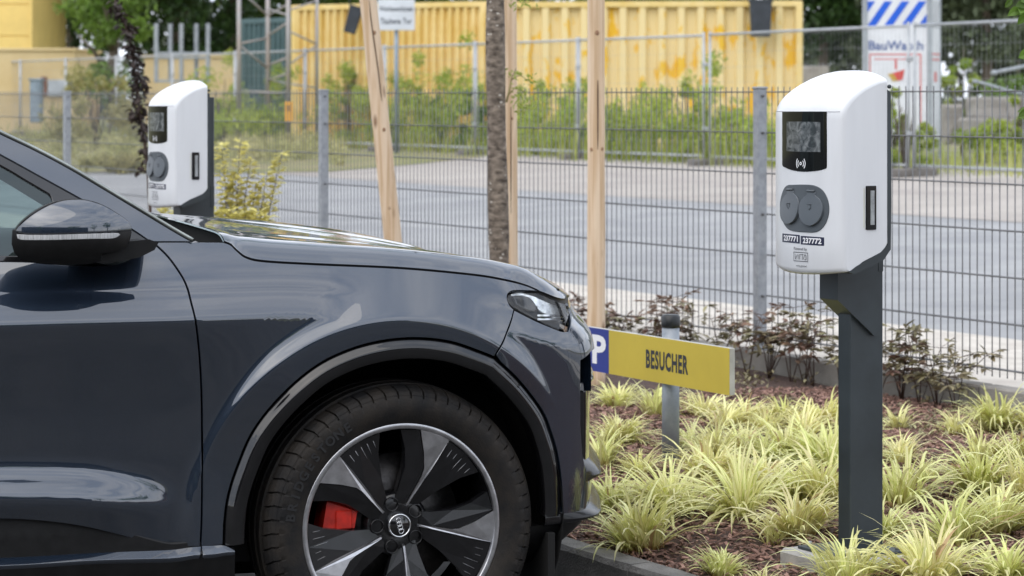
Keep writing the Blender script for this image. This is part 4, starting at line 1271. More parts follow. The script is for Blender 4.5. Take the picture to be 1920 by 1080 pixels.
# sprig of pale leaflets on the right of the trunk
sk = tb.y / FPX
def spx(px, py): return at(px, py, tb.y) - tb
m = MB(); m.tube([spx(949, 192), spx(955, 170), spx(960, 145), spx(968, 128)], [0.006, 0.005, 0.004, 0.002], n=6); m.tube([spx(953, 178), spx(965, 165), spx(985, 172)], [0.004, 0.003, 0.002], n=5); m.tube([spx(958, 150), spx(975, 140), spx(995, 155)], [0.004, 0.003, 0.0015], n=5)
sprig = m.build('sprig', pbr('green_twig', (0.32, 0.28, 0.12), rough=0.6, var=0.15), yt)
V, Fc = [], []
for (x, y, n_) in ((970, 138, 16), (985, 142, 16), (992, 152, 14), (972, 172, 18), (985, 180, 20), (978, 195, 16), (990, 200, 14), (982, 214, 10), (962, 185, 8), (952, 133, 8), (965, 5, 14), (980, -6, 16), (990, 4, 12)):
    for _ in range(n_):
        c = spx(x + r_.normal(0, 7), y + r_.normal(0, 5)) + Vector((0, r_.normal(0, 0.03), 0))
        d = Vector((r_.normal(0.3, 1), r_.normal(0, 1), r_.normal(-0.5, 0.5))).normalized(); s_ = d.cross(Vector((r_.normal(), r_.normal(), 1))).normalized()
        L = r_.uniform(0.018, 0.034); i0 = len(V)
        V += [c, c + d * L * 0.5 + s_ * L * 0.22, c + d * L, c + d * L * 0.5 - s_ * L * 0.22]; Fc.append((i0, i0 + 1, i0 + 2, i0 + 3))
link('leaflet', mesh_from('leaflet', V, Fc, lf_fresh), sprig)['kind'] = 'stuff'

# debarked softwood: grain streaks along the pole, knots
wood = bpy.data.materials.new('debarked_pine')
n, l = nodes_of(wood)
b = n['Principled BSDF']; b.inputs['Roughness'].default_value = 0.7
tcn = n.new('ShaderNodeTexCoord'); mp_ = n.new('ShaderNodeMapping'); mp_.inputs['Scale'].default_value = (26, 26, 1.1); l.new(tcn.outputs['Object'], mp_.inputs['Vector'])
nz = n.new('ShaderNodeTexNoise'); nz.inputs['Scale'].default_value = 1.6; nz.inputs['Detail'].default_value = 6; nz.inputs['Distortion'].default_value = 0.6; l.new(mp_.outputs['Vector'], nz.inputs['Vector'])
rp = n.new('ShaderNodeValToRGB'); e0, e1 = rp.color_ramp.elements; e0.position = 0.36; e0.color = (0.55, 0.385, 0.235, 1); e1.position = 0.62; e1.color = (0.74, 0.585, 0.425, 1)
em = rp.color_ramp.elements.new(0.5); em.color = (0.67, 0.505, 0.345, 1)
l.new(nz.outputs['Fac'], rp.inputs['Fac'])
mp2 = n.new('ShaderNodeMapping'); mp2.inputs['Scale'].default_value = (7, 7, 2.6); l.new(tcn.outputs['Object'], mp2.inputs['Vector'])
vo = n.new('ShaderNodeTexVoronoi'); vo.inputs['Scale'].default_value = 1.3; l.new(mp2.outputs['Vector'], vo.inputs['Vector'])
kr = n.new('ShaderNodeValToRGB'); kr.color_ramp.elements[0].position = 0.05; kr.color_ramp.elements[0].color = (0.35, 0.26, 0.20, 1); kr.color_ramp.elements[1].position = 0.16; kr.color_ramp.elements[1].color = (1, 1, 1, 1)
l.new(vo.outputs['Distance'], kr.inputs['Fac'])
mu_ = n.new('ShaderNodeMixRGB'); mu_.blend_type = 'MULTIPLY'; mu_.inputs['Fac'].default_value = 1.0; l.new(rp.outputs['Color'], mu_.inputs['Color1']); l.new(kr.outputs['Color'], mu_.inputs['Color2'])
l.new(mu_.outputs['Color'], b.inputs['Base Color'])
bp = n.new('ShaderNodeBump'); bp.inputs['Strength'].default_value = 0.25; bp.inputs['Distance'].default_value = 0.004; l.new(nz.outputs['Fac'], bp.inputs['Height']); l.new(bp.outputs['Normal'], b.inputs['Normal'])
crack_m = pbr('wood_crack', (0.09, 0.05, 0.03), rough=0.9, var=0.2)
knot_m = pbr('wood_knot', (0.22, 0.12, 0.07), rough=0.75, scale=120, color2=(0.42, 0.26, 0.15))
def stake(label, p0, p1, r, seed, crack=None, knots=()):
    t = thing('wooden_stake', label, 'stake', p0, 0, 'wooden stakes around the young tree')
    q = np.random.default_rng(seed)
    m = MB(); n_ = 26
    d = Vector(p1) - Vector(p0)
    m.tube([d * (k / n_) + Vector((q.normal(0, 0.0006), 0, 0)) for k in range(n_ + 1)], [r * (1 - 0.06 * k / n_) + q.normal(0, 0.0007) for k in range(n_ + 1)], n=22)
    m.build('pole', wood, t)
    for (pts) in crack or []:
        m = MB(); m.tube([v - Vector(p0) for v in pts], [0.0012] + [0.0030] * (len(pts) - 2) + [0.0010], n=5); m.build('crack', crack_m, t)
    for (kx_, ky_, kr_) in knots:
        yy_ = Vector(p0).y; c = at(kx_, ky_, yy_) - Vector(p0)
        ax_ = d * ((c.z) / d.z); ox = c.x - ax_.x
        fy = -math.sqrt(max(1e-6, (r * 0.97) ** 2 - ox * ox)); nn_ = Vector((ox, fy, 0)).normalized(); sd2 = Vector((-nn_.y, nn_.x, 0))
        cc_ = ax_ + Vector((ox, fy, 0)) - nn_ * 0.0012
        m = MB()
        rg = lambda k, o_: [cc_ + sd2 * (kr_ * 0.75 * k * math.cos(q_)) + Vector((0, 0, kr_ * k * math.sin(q_))) + nn_ * o_ for q_ in np.linspace(0, 2 * math.pi, 17)[:-1]]
        m.loft([rg(1.0, -0.001), rg(0.8, 0.0022), rg(0.45, 0.0012), rg(0.2, 0.0024)], cap=True, smooth=True)
        m.build('knot', knot_m, t)
    m = MB(); m.tube([d * 0.985, d * 1.0, d * 1.012], [r * 0.97, r * 0.97, r * 0.80], n=22); m.build('top_end', wood, t)
    return t
sy = on_line(1118, 6.15).y
stake('straight upright wooden stake right behind the visitor sign', Vector(((1118 - CX) / FPX * sy, sy, 0.1)), Vector(((1117.5 - CX) / FPX * sy, sy, 3.0)), 0.0425, 1,
      [[at(1121, y, sy - 0.0425) for y in (150, 170, 200, 240, 280)]], [(1119, 62, 0.014), (1108, 280, 0.011), (1129, 279, 0.011), (1115, 480, 0.013), (1120, 493, 0.007), (1121, 264, 0.004), (1112, 640, 0.010)])
sy2 = on_line(735, 6.0).y
b0, b1_ = at(745, 530, sy2), at(683, -70, sy2); dz = (b1_ - b0)
p0 = b0 + dz * ((0.1 - b0.z) / dz.z); p1 = b0 + dz * ((3.0 - b0.z) / dz.z)
stake('leaning wooden stake left of the tree trunk', p0, p1, 0.0475, 2, [[at(x, y, sy2 - 0.046) for x, y in ((692, 0), (695, 30), (699, 62), (704, 95), (709, 130), (713, 165), (716, 190))]], [(703, 62, 0.013), (721, 243, 0.012), (704, 228, 0.007), (731, 390, 0.010)])
sy3 = on_line(959, 6.55).y
stake('wooden stake mostly hidden behind the tree trunk', Vector(((957 - CX) / FPX * sy3, sy3, 0.1)), Vector(((953.5 - CX) / FPX * sy3, sy3, 3.0)), 0.0420, 3, [[at(958, y, sy3 - 0.041) for y in (200, 260, 330, 400)]], [(960, 222, 0.009)])

# ================================================================== grass tufts
blade_m = bpy.data.materials.new('variegated_blade')
n, l = nodes_of(blade_m)
b = n['Principled BSDF']; b.inputs['Roughness'].default_value = 0.45
uvn = n.new('ShaderNodeUVMap'); uvn.uv_map = 'UVMap'; sx_ = n.new('ShaderNodeSeparateXYZ'); l.new(uvn.outputs['UV'], sx_.inputs['Vector'])
rp = n.new('ShaderNodeValToRGB'); els = rp.color_ramp.elements
els[0].position = 0.0; els[0].color = (0.50, 0.53, 0.17, 1); els[1].position = 1.0; els[1].color = (0.50, 0.53, 0.17, 1)
for ps, c in ((0.14, (0.46, 0.50, 0.15, 1)), (0.22, (0.74, 0.73, 0.36, 1)), (0.50, (0.80, 0.78, 0.44, 1)), (0.60, (0.50, 0.53, 0.18, 1)), (0.68, (0.76, 0.74, 0.40, 1)), (0.86, (0.66, 0.67, 0.30, 1))):
    e = els.new(ps); e.color = c
l.new(sx_.outputs['X'], rp.inputs['Fac'])
ge = n.new('ShaderNodeNewGeometry'); hs = n.new('ShaderNodeHueSaturation'); mr = n.new('ShaderNodeMapRange'); mr.inputs['To Min'].default_value = 0.92; mr.inputs['To Max'].default_value = 1.32
l.new(ge.outputs['Random Per Island'], mr.inputs['Value']); l.new(mr.outputs['Result'], hs.inputs['Value']); l.new(rp.outputs['Color'], hs.inputs['Color'])
mr2 = n.new('ShaderNodeMapRange'); mr2.inputs['To Min'].default_value = 0.482; mr2.inputs['To Max'].default_value = 0.512; l.new(ge.outputs['Random Per Island'], mr2.inputs['Value']); l.new(mr2.outputs['Result'], hs.inputs['Hue'])
dd_ = n.new('ShaderNodeMath'); dd_.operation = 'GREATER_THAN'; dd_.inputs[1].default_value = 0.965; l.new(ge.outputs['Random Per Island'], dd_.inputs[0])
dm = n.new('ShaderNodeMixRGB'); dm.inputs['Color2'].default_value = (0.46, 0.33, 0.17, 1); l.new(dd_.outputs[0], dm.inputs['Fac']); l.new(hs.outputs['Color'], dm.inputs['Color1'])
oi = n.new('ShaderNodeObjectInfo'); tr_r = n.new('ShaderNodeValToRGB'); tr_r.color_ramp.elements[0].color = (0.98, 1.0, 0.92, 1); tr_r.color_ramp.elements[1].color = (1.16, 1.11, 1.25, 1)
l.new(oi.outputs['Random'], tr_r.inputs['Fac'])
tm = n.new('ShaderNodeMixRGB'); tm.blend_type = 'MULTIPLY'; tm.inputs['Fac'].default_value = 1.0; l.new(dm.outputs['Color'], tm.inputs['Color1']); l.new(tr_r.outputs['Color'], tm.inputs['Color2'])
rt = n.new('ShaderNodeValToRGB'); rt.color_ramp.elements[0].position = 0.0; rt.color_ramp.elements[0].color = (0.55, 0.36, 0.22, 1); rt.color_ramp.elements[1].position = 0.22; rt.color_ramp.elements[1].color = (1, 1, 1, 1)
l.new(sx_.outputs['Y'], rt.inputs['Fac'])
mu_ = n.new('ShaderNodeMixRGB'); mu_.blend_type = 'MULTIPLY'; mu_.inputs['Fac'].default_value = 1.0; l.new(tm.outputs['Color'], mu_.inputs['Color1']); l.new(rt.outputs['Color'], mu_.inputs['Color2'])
l.new(mu_.outputs['Color'], b.inputs['Base Color'])
trn = n.new('ShaderNodeBsdfTranslucent'); l.new(mu_.outputs['Color'], trn.inputs['Color'])
mxs = n.new('ShaderNodeMixShader'); mxs.inputs['Fac'].default_value = 0.35; l.new(b.outputs['BSDF'], mxs.inputs[1]); l.new(trn.outputs['BSDF'], mxs.inputs[2]); l.new(mxs.outputs['Shader'], n['Material Output'].inputs['Surface'])

def tuft_mesh(seed, nb, h, spread, upright):
    q = np.random.default_rng(seed)
    V, Fc, UV = [], [], []
    side = q.uniform(0, 6.28)
    for i in range(nb):
        a = q.uniform(0, 6.28)
        if q.random() < 0.35: a = side + q.normal(0, 0.8)
        lean0 = abs(q.normal(0.20, 0.22)) if q.random() < upright else abs(q.normal(0.55, 0.28))
        L = h * q.uniform(0.7, 1.5)
        w = q.uniform(0.0052, 0.0105)
        b0 = Vector((math.cos(a), math.sin(a), 0)) * q.uniform(0, 0.055) * spread + Vector((q.normal(0, 0.012), q.normal(0, 0.012), 0))
        d2 = a + q.normal(0, 0.5)
        hd = Vector((math.cos(d2), math.sin(d2), 0))
        sd_ = Vector((-math.sin(d2), math.cos(d2), 0))
        bend = q.uniform(0.6, 2.1)
        ns_ = 7; p = b0.copy(); ang = lean0
        i0 = len(V); tw_ = q.normal(0, 0.4)
        for k in range(ns_ + 1):
            s_ = k / ns_
            wk = w * min(1.0, 0.45 + 2.4 * s_) * (1 - s_ ** 2.6) + 0.0003
            sdir_ = (sd_ * math.cos(tw_ * s_) + Vector((0, 0, 1)) * math.sin(tw_ * s_) * 0.6).normalized()
            V += [p - sdir_ * wk, p + sdir_ * wk]
            UV += [(0, s_), (1, s_)]
            if k < ns_: Fc.append((i0 + 2 * k, i0 + 2 * k + 1, i0 + 2 * k + 3, i0 + 2 * k + 2))
            p = p + (hd * math.sin(ang) + Vector((0, 0, 1)) * math.cos(ang)) * (L / ns_)
            ang = min(2.7, ang + bend * (0.07 + 0.44 * s_) * 0.78)
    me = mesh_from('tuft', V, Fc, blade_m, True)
    ul = me.uv_layers.new(name='UVMap')
    lv_ = np.zeros(len(me.loops), int); me.loops.foreach_get('vertex_index', lv_)
    ul.data.foreach_set('uv', np.array(UV)[lv_].ravel())
    return me
variants = [tuft_mesh(50 + i, [170, 120, 200, 95, 150, 180, 110, 140, 215, 130, 85, 160][i], [0.24, 0.28, 0.22, 0.26, 0.30, 0.23, 0.21, 0.27, 0.25, 0.29, 0.24, 0.26][i], [1.0, 1.3, 1.1, 0.8, 1.4, 0.9, 1.2, 1.0, 1.5, 0.8, 1.0, 1.2][i], [0.3, 0.5, 0.2, 0.6, 0.4, 0.25, 0.7, 0.35, 0.15, 0.5, 0.4, 0.3][i]) for i in range(12)]
small = [tuft_mesh(80 + i, 46, 0.19, 0.6, 0.6) for i in range(3)]
# (column, row of the base in the photograph, scale, small?) grouped in rows from the kerb outwards
rows_t = [
    ('in the front row along the kerb', [(1118, 1002, 0.75, 0), (1205, 998, 1.18, 0), (1348, 1046, 0.85, 0), (1432, 1068, 0.7, 1), (1588, 1086, 1.15, 0), (1736, 1096, 1.15, 0), (1885, 1098, 1.05, 0)]),
    ('in the second row from the kerb', [(1150, 948, 0.9, 0), (1262, 958, 1.05, 0), (1392, 968, 1.0, 0), (1452, 1012, 0.75, 1), (1492, 1005, 1.05, 0), (1655, 1012, 0.8, 0), (1790, 1030, 0.95, 0), (1868, 1010, 1.1, 0)]),
    ('in the third row from the kerb', [(1128, 880, 0.9, 0), (1202, 890, 0.8, 0), (1330, 900, 1.0, 0), (1384, 918, 0.9, 0), (1432, 915, 1.15, 0), (1490, 930, 1.0, 0), (1540, 938, 1.1, 0), (1690, 945, 1.15, 0), (1745, 905, 0.7, 1), (1838, 930, 1.1, 0), (1925, 945, 1.0, 0)]),
    ('in the fourth row from the kerb', [(1160, 838, 0.9, 0), (1302, 842, 0.9, 0), (1345, 862, 0.9, 0), (1388, 850, 1.1, 0), (1438, 868, 0.9, 0), (1478, 862, 1.15, 0), (1552, 872, 1.1, 0), (1688, 862, 0.95, 0), (1838, 866, 1.05, 0), (1912, 872, 1.0, 0)]),
    ('in the back row nearest the fence', [(1158, 770, 0.95, 0), (1225, 790, 0.85, 0), (1316, 790, 0.85, 0), (1356, 812, 0.9, 0), (1398, 800, 0.9, 0), (1435, 815, 0.9, 0), (1468, 800, 0.95, 0), (1510, 822, 0.95, 0), (1548, 806, 1.0, 0), (1682, 800, 0.95, 1), (1795, 812, 0.85, 0), (1868, 806, 1.1, 0), (1935, 810, 1.0, 0)]),
]
ordw = ['first', 'second', 'third', 'fourth', 'fifth', 'sixth', 'seventh', 'eighth', 'ninth', 'tenth', 'eleventh', 'twelfth', 'thirteenth', 'fourteenth']
q = np.random.default_rng(77)
kk = 0
for rn, items in rows_t:
    items = sorted(items)
    for i, (px, py, s_, sm) in enumerate(items):
        p = on_ground(px, py, 0.165)
        D = p.dot(ND); p.z = bed_z(D, tpar(p)) - 0.004
        if D < 4.16: p = p + ND * (4.16 - D)
        t = thing('grass_tuft', 'yellow green striped grass tuft, %s from the left %s' % (ordw[i], rn), 'grass tuft', p, 0, 'variegated grass tufts in the bed')
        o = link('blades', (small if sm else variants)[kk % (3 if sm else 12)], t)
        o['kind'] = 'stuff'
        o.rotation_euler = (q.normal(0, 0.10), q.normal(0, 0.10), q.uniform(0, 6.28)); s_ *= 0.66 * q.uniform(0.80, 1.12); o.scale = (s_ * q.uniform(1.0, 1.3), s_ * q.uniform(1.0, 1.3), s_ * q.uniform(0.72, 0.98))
        kk += 1

# ================================================================== dark leafed perennials along the edging
per_leaf = pbr('bronze_perennial_leaf', (0.17, 0.13, 0.075), rough=0.5, scale=7, color2=(0.30, 0.285, 0.15), island=0.45, trans=0.15)
per_leaf2 = pbr('purple_perennial_leaf', (0.17, 0.092, 0.068), rough=0.5, scale=7, color2=(0.27, 0.185, 0.12), island=0.40, trans=0.15)
stem_m = pbr('brown_stem', (0.060, 0.032, 0.022), rough=0.6, var=0.2)
def leaf_blade(V, Fc, base, d, nrm, L, W):
    s_ = d.cross(nrm).normalized(); i0 = len(V)
    V += [base, base + d * L * 0.35 + s_ * W * 0.5 + nrm * L * 0.05, base + d * L * 0.7 + s_ * W * 0.38, base + d * L - nrm * L * 0.12, base + d * L * 0.7 - s_ * W * 0.38, base + d * L * 0.35 - s_ * W * 0.5 + nrm * L * 0.05, base + d * L * 0.45 - nrm * L * 0.03]
    Fc += [(i0, i0 + 1, i0 + 6), (i0 + 1, i0 + 2, i0 + 6), (i0 + 2, i0 + 3, i0 + 6), (i0 + 3, i0 + 4, i0 + 6), (i0 + 4, i0 + 5, i0 + 6), (i0 + 5, i0, i0 + 6)]
def perennial(label, base, h, seed, mat, nst=4, spread=0.14):
    t = thing('perennial', label, 'plant', base, 0, 'dark leafed perennials along the edging')
    q = np.random.default_rng(seed)
    m = MB(); V, Fc = [], []
    for k in range(nst):
        a = q.uniform(0, 6.28); hh = h * q.uniform(0.55, 1.1)
        e = Vector((math.cos(a) * spread * q.uniform(0.3, 1.2), math.sin(a) * spread * q.uniform(0.3, 1.2), hh))
        m.tube([Vector((0, 0, -0.02)), e * 0.5 + Vector((q.normal(0, 0.01), q.normal(0, 0.01), 0.02)), e], [0.0032, 0.0026, 0.0016], n=5)
        for lv_ in range(q.integers(2, 4)):
            c = e if lv_ == 0 else e * (1 - 0.24 * lv_) + Vector((0, 0, 0.01))
            for f in range(q.integers(3, 5)):
                aa = q.uniform(0, 6.28)
                pd = Vector((math.cos(aa), math.sin(aa), q.uniform(-0.05, 0.35)))
                c2 = c + pd * q.uniform(0.03, 0.07)
                m.tube([c, c2], 0.0012, n=4)
                for g in range(q.integers(3, 6)):
                    d = (pd + Vector((q.normal(0, 0.75), q.normal(0, 0.75), q.normal(-0.1, 0.22)))).normalized()
                    nn = Vector((q.normal(0, 0.3), q.normal(0, 0.3), 1)).normalized(); nn = (nn - d * nn.dot(d)).normalized()
                    leaf_blade(V, Fc, c2, d, nn, q.uniform(0.032, 0.066), q.uniform(0.014, 0.024))
    m.build('stem', stem_m, t)
    link('foliage', mesh_from('foliage', V, Fc, mat), t)
per = [(1072, 655, 0.36, 1), (1100, 668, 0.30, 1), (1150, 672, 0.34, 1), (1192, 676, 0.28, 0), (1222, 690, 0.36, 1), (1262, 678, 0.40, 1), (1290, 690, 0.40, 0), (1340, 672, 0.24, 0), (1362, 694, 0.42, 0), (1402, 708, 0.32, 1), (1442, 712, 0.30, 0), (1472, 708, 0.34, 0), (1502, 716, 0.38, 1), (1532, 720, 0.36, 0), (1562, 722, 0.34, 1), (1672, 726, 0.42, 0), (1722, 734, 0.30, 0), (1762, 736, 0.34, 0), (1790, 744, 0.40, 0), (1828, 742, 0.34, 1), (1852, 748, 0.40, 0), (1905, 752, 0.30, 0), (1935, 758, 0.36, 0)]
wh = ['just right of the car headlight', 'between the headlight and the upright stake', 'just right of the upright stake', 'behind the blue end of the visitor sign', 'above the lettering of the visitor sign', 'left of the visitor sign tube', 'directly right of the visitor sign tube', 'low and small between sign tube and fence post', 'with the tallest green tipped leaves left of the fence post', 'right above the end of the visitor sign', 'at the foot of the fence post on its left', 'at the foot of the fence post on its right',
      'midway between fence post and near charger', 'second from the charger post on its left', 'touching the charger post on its left', 'tall and thin just right of the charger post', 'second to the right of the charger post', 'third to the right of the charger post', 'fourth to the right of the charger post', 'fifth to the right of the charger post', 'sixth to the right of the charger post', 'close to the right picture edge', 'cut off by the right picture edge']
for i, (px, py, h, cm) in enumerate(per):
    p = on_ground(px, py, 0.165)
    D = p.dot(ND)
    if D > 7.0: p = p + ND * (7.0 - D)
    p.z = bed_z(p.dot(ND), tpar(p))
    perennial('dark leafed perennial ' + wh[i], p, h * (0.84 if px < 1600 else 0.72), 500 + i, per_leaf2 if cm else per_leaf, 3 + i % 2, 0.11)
# low ground plants between them
V, Fc = [], []
for k in range(70):
    px = q.uniform(1050, 1950); D = q.uniform(6.3, 7.05); p = on_line(px, D); p.z = bed_z(D, tpar(p))
    for g in range(10):
        a = q.uniform(0, 6.28); d = Vector((math.cos(a), math.sin(a), q.uniform(0.2, 1.2))).normalized(); nn = Vector((0, 0, 1)); nn = (nn - d * nn.dot(d)).normalized()
        leaf_blade(V, Fc, p + Vector((q.normal(0, 0.03), q.normal(0, 0.03), q.uniform(0, 0.05))), d, nn, q.uniform(0.02, 0.04), q.uniform(0.01, 0.016))
tag(link('low_seedlings', mesh_from('low_seedlings', V, Fc, per_leaf)), 'small dark green seedlings scattered over the mulch near the edging', 'seedlings', kind='stuff')
# a few dry leaves on the mulch
V, Fc = [], []
for k in range(60):
    px = q.uniform(1100, 1950); D = q.uniform(4.3, 6.9); p = on_line(px, D); p.z = bed_z(D, tpar(p)) + 0.014
    a = q.uniform(0, 6.28); d = Vector((math.cos(a), math.sin(a), q.normal(0, 0.2))).normalized(); nn = Vector((q.normal(0, 0.3), q.normal(0, 0.3), 1)).normalized(); nn = (nn - d * nn.dot(d)).normalized()
    leaf_blade(V, Fc, p, d, nn, q.uniform(0.02, 0.035), q.uniform(0.012, 0.018))
tag(link('fallen_leaves', mesh_from('fallen_leaves', V, Fc, pbr('tan_fallen_leaf', (0.34, 0.22, 0.10), rough=0.7, var=0.3, scale=5, island=0.3))), 'tan fallen leaves lying on the bark mulch', 'leaves', kind='stuff')

# ================================================================== saplings by the far charger
dk = pbr('dark_purple_leaf', (0.020, 0.012, 0.011), rough=0.5, scale=6, color2=(0.045, 0.028, 0.022), island=0.4, trans=0.1)
spD = 6.2
sb = on_line(285, spD, 0.15)
sap = thing('purple_sapling', 'slender leaning sapling with very dark leaves left of the far charger', 'sapling', sb)
path = [(213, -20), (216, 8), (236, 49), (245, 86), (251, 122), (257, 159), (260, 196), (264, 232), (270, 263), (276, 306), (281, 380), (285, 470)]
pw = [at(x, y, sb.y) - sb for x, y in path]
m = MB(); m.tube([pw[-1] + Vector((0, 0, -0.2))] + pw[::-1], [0.012] * 4 + [0.009] * (len(pw) - 5) + [0.005, 0.003], n=8); m.build('stem', stem_m, sap)
V, Fc = [], []
dens = [(218, 12, 30, 9), (225, 28, 30, 9), (238, 48, 36, 10), (243, 62, 30, 9), (246, 88, 40, 10), (250, 100, 30, 9), (252, 118, 20, 7), (255, 138, 22, 8), (257, 152, 24, 9), (262, 165, 24, 10), (272, 165, 10, 5), (255, 185, 22, 10), (262, 200, 26, 11), (258, 215, 26, 12), (250, 222, 10, 6), (265, 232, 26, 9), (268, 245, 22, 8), (272, 262, 12, 6), (270, 285, 14, 6), (275, 300, 12, 6), (268, 318, 8, 4)]
for (x, y, n_, s_) in dens:
    for _ in range(n_):
        c = at(x + q.normal(0, s_ * 0.6), y + q.normal(0, s_ * 0.7), sb.y) - sb + Vector((0, q.normal(0, 0.03), 0))
        d = Vector((q.normal(0, 1), q.normal(0, 1), q.normal(-0.5, 0.6))).normalized(); nn = Vector((q.normal(0, 1), q.normal(0, 1), 1)).normalized(); nn = (nn - d * nn.dot(d)).normalized()
        leaf_blade(V, Fc, c, d, nn, q.uniform(0.036, 0.070), q.uniform(0.020, 0.034))
link('foliage', mesh_from('foliage', V, Fc, dk), sap)
yl = leafmat('yellow_shrub_leaf', (0.64, 0.58, 0.17), (0.76, 0.72, 0.33), island=0.25, trans=0.4)
def yshrub(label, px, py, D, shoots, seed):
    b0 = on_line(px, D, 0.15)
    t = thing('yellow_shrub', label, 'shrub', b0, 0, 'yellow leaved shrubs at the far charger')
    q2 = np.random.default_rng(seed)
    m = MB(); V, Fc = [], []
    for (x0, y0, x1, y1) in shoots:
        a, e = at(x0, y0, b0.y) - b0, at(x1, y1, b0.y) - b0
        m.tube([Vector((q2.normal(0, 0.02), 0, -0.05)), a, (a + e) / 2 + Vector((q2.normal(0, 0.01), 0, 0)), e], [0.006, 0.004, 0.003, 0.0015], n=5)
        n_ = int((e - a).length / 0.035) + 2
        for k in range(n_):
            c = a + (e - a) * (k / (n_ - 1))
            for g in range(9):
                aa = q2.uniform(0, 6.28); d = Vector((math.cos(aa), math.sin(aa), q2.uniform(-0.3, 0.7))).normalized(); nn = Vector((q2.normal(0, 0.4), q2.normal(0, 0.4), 1)).normalized(); nn = (nn - d * nn.dot(d)).normalized()
                leaf_blade(V, Fc, c + d * 0.008, d, nn, q2.uniform(0.035, 0.062), q2.uniform(0.016, 0.028))
    m.build('stem', stem_m, t)
    link('foliage', mesh_from('foliage', V, Fc, yl), t)
yshrub('yellow leaved shrub with tall shoots right of the far charger', 455, 430, 5.7, [(425, 430, 415, 275), (440, 430, 450, 268), (455, 430, 470, 300), (445, 430, 440, 330), (480, 430, 500, 330), (500, 420, 528, 290), (470, 430, 480, 345), (430, 430, 425, 350)], 1)
yshrub('dense yellow leaved shrub low behind the bonnet', 455, 440, 5.3, [(410 + 8 * k, 440, 405 + 9 * k, 395 + (k * 37) % 22) for k in range(12)], 2)
yshrub('small yellow shoot just left of the far charger post', 312, 420, 5.6, [(312, 420, 310, 392), (318, 420, 320, 398)], 3)
# twig with a few leaves entering at the right edge
tw0 = on_line(1930, 4.9, 0.15)
tws = thing('leafy_twig', 'dark green leafy twig entering at the right picture edge', 'twig', tw0)
m = MB(); m.tube([Vector((0.12, 0, -0.05)), at(1945, 300, tw0.y) - tw0, at(1935, 150, tw0.y) - tw0, at(1922, -10, tw0.y) - tw0], [0.008, 0.007, 0.005, 0.004], n=6); m.build('stem', stem_m, tws)
V, Fc = [], []
for (x, y, s_) in ((1925, 2, 0.03), (1914, 14, 0.045), (1926, 24, 0.04), (1930, 205, 0.04), (1936, 215, 0.04), (1928, 8, 0.05), (1940, 90, 0.05), (1898, -2, 0.03)):
    for g in range(2):
        c = at(x, y, tw0.y) - tw0; d = Vector((-0.5 + q.normal(0, 0.3), q.normal(0, 0.4), -0.5 + q.normal(0, 0.3))).normalized(); nn = Vector((0.3, -1, 0.5)); nn = (nn - d * nn.dot(d)).normalized(); leaf_blade(V, Fc, c, d, nn, s_ * 1.1, s_ * 0.6)
link('leaf', mesh_from('leaf', V, Fc, lf_mid), tws)['kind'] = 'stuff'
# ================================================================== the car
TH = math.radians(18)
CH, SH = math.cos(TH), math.sin(TH)
W0 = Vector((-0.2965, 6.69, 0.0))
WR = 0.378                                                     # wheel radius

def carw(u, L, w):
    return (W0.x + u * CH - L * SH, W0.y + u * SH + L * CH, w)

paint = bpy.data.materials.new('dark_blue_grey_paint')
n, l = nodes_of(paint)
b = n['Principled BSDF']
b.inputs['Base Color'].default_value = (0.011, 0.022, 0.042, 1)
b.inputs['Metallic'].default_value = 0.7
b.inputs['Roughness'].default_value = 0.38
b.inputs['Coat Weight'].default_value = 1.0
b.inputs['Coat Roughness'].default_value = 0.012
b.inputs['Coat IOR'].default_value = 2.05
fl = n.new('ShaderNodeTexNoise'); fl.inputs['Scale'].default_value = 900; fl.inputs['Detail'].default_value = 1
tcn = n.new('ShaderNodeTexCoord'); l.new(tcn.outputs['Object'], fl.inputs['Vector'])
mr = n.new('ShaderNodeMapRange'); mr.inputs['To Min'].default_value = 0.30; mr.inputs['To Max'].default_value = 0.48
l.new(fl.outputs['Fac'], mr.inputs['Value']); l.new(mr.outputs['Result'], b.inputs['Roughness'])
op = n.new('ShaderNodeTexNoise'); op.inputs['Scale'].default_value = 3.2; op.inputs['Detail'].default_value = 2
l.new(tcn.outputs['Object'], op.inputs['Vector'])
bp = n.new('ShaderNodeBump'); bp.inputs['Strength'].default_value = 0.05; bp.inputs['Distance'].default_value = 0.02
l.new(op.outputs['Fac'], bp.inputs['Height']); l.new(bp.outputs['Normal'], b.inputs['Coat Normal'])

gloss_black = pbr('gloss_black_trim', (0.006, 0.006, 0.007), rough=0.07, spec=0.6, coat=0.6, var=0.2, scale=20)
satin_black = pbr('satin_black_plastic', (0.007, 0.007, 0.0075), rough=0.42, spec=0.35, var=0.3, scale=30, bump=0.05, bscale=400)
void_black = pbr('dark_void', (0.004, 0.004, 0.004), rough=0.9, var=0.2)
rubber = pbr('tyre_rubber', (0.0065, 0.0065, 0.0072), rough=0.66, spec=0.28, var=0.45, scale=14, bump=0.12, bscale=180, color2=(0.022, 0.018, 0.0145))
machined = pbr('machined_alloy', (0.52, 0.52, 0.54), rough=0.30, metal=1.0, var=0.12, scale=40, rvar=0.06)
rim_black = pbr('black_wheel_lacquer', (0.006, 0.006, 0.007), rough=0.25, coat=0.15, var=0.3, scale=25)
steel = pbr('brake_steel', (0.05, 0.048, 0.048), rough=0.42, metal=1.0, var=0.3, scale=60)
red_cal = pbr('red_caliper_paint', (0.42, 0.014, 0.006), rough=0.4, coat=0.3, var=0.25, scale=30)
chrome = pbr('bright_trim', (0.75, 0.76, 0.78), rough=0.12, metal=1.0, var=0.05)
lamp_lens = bpy.data.materials.new('clear_lamp_lens')
n, l = nodes_of(lamp_lens)
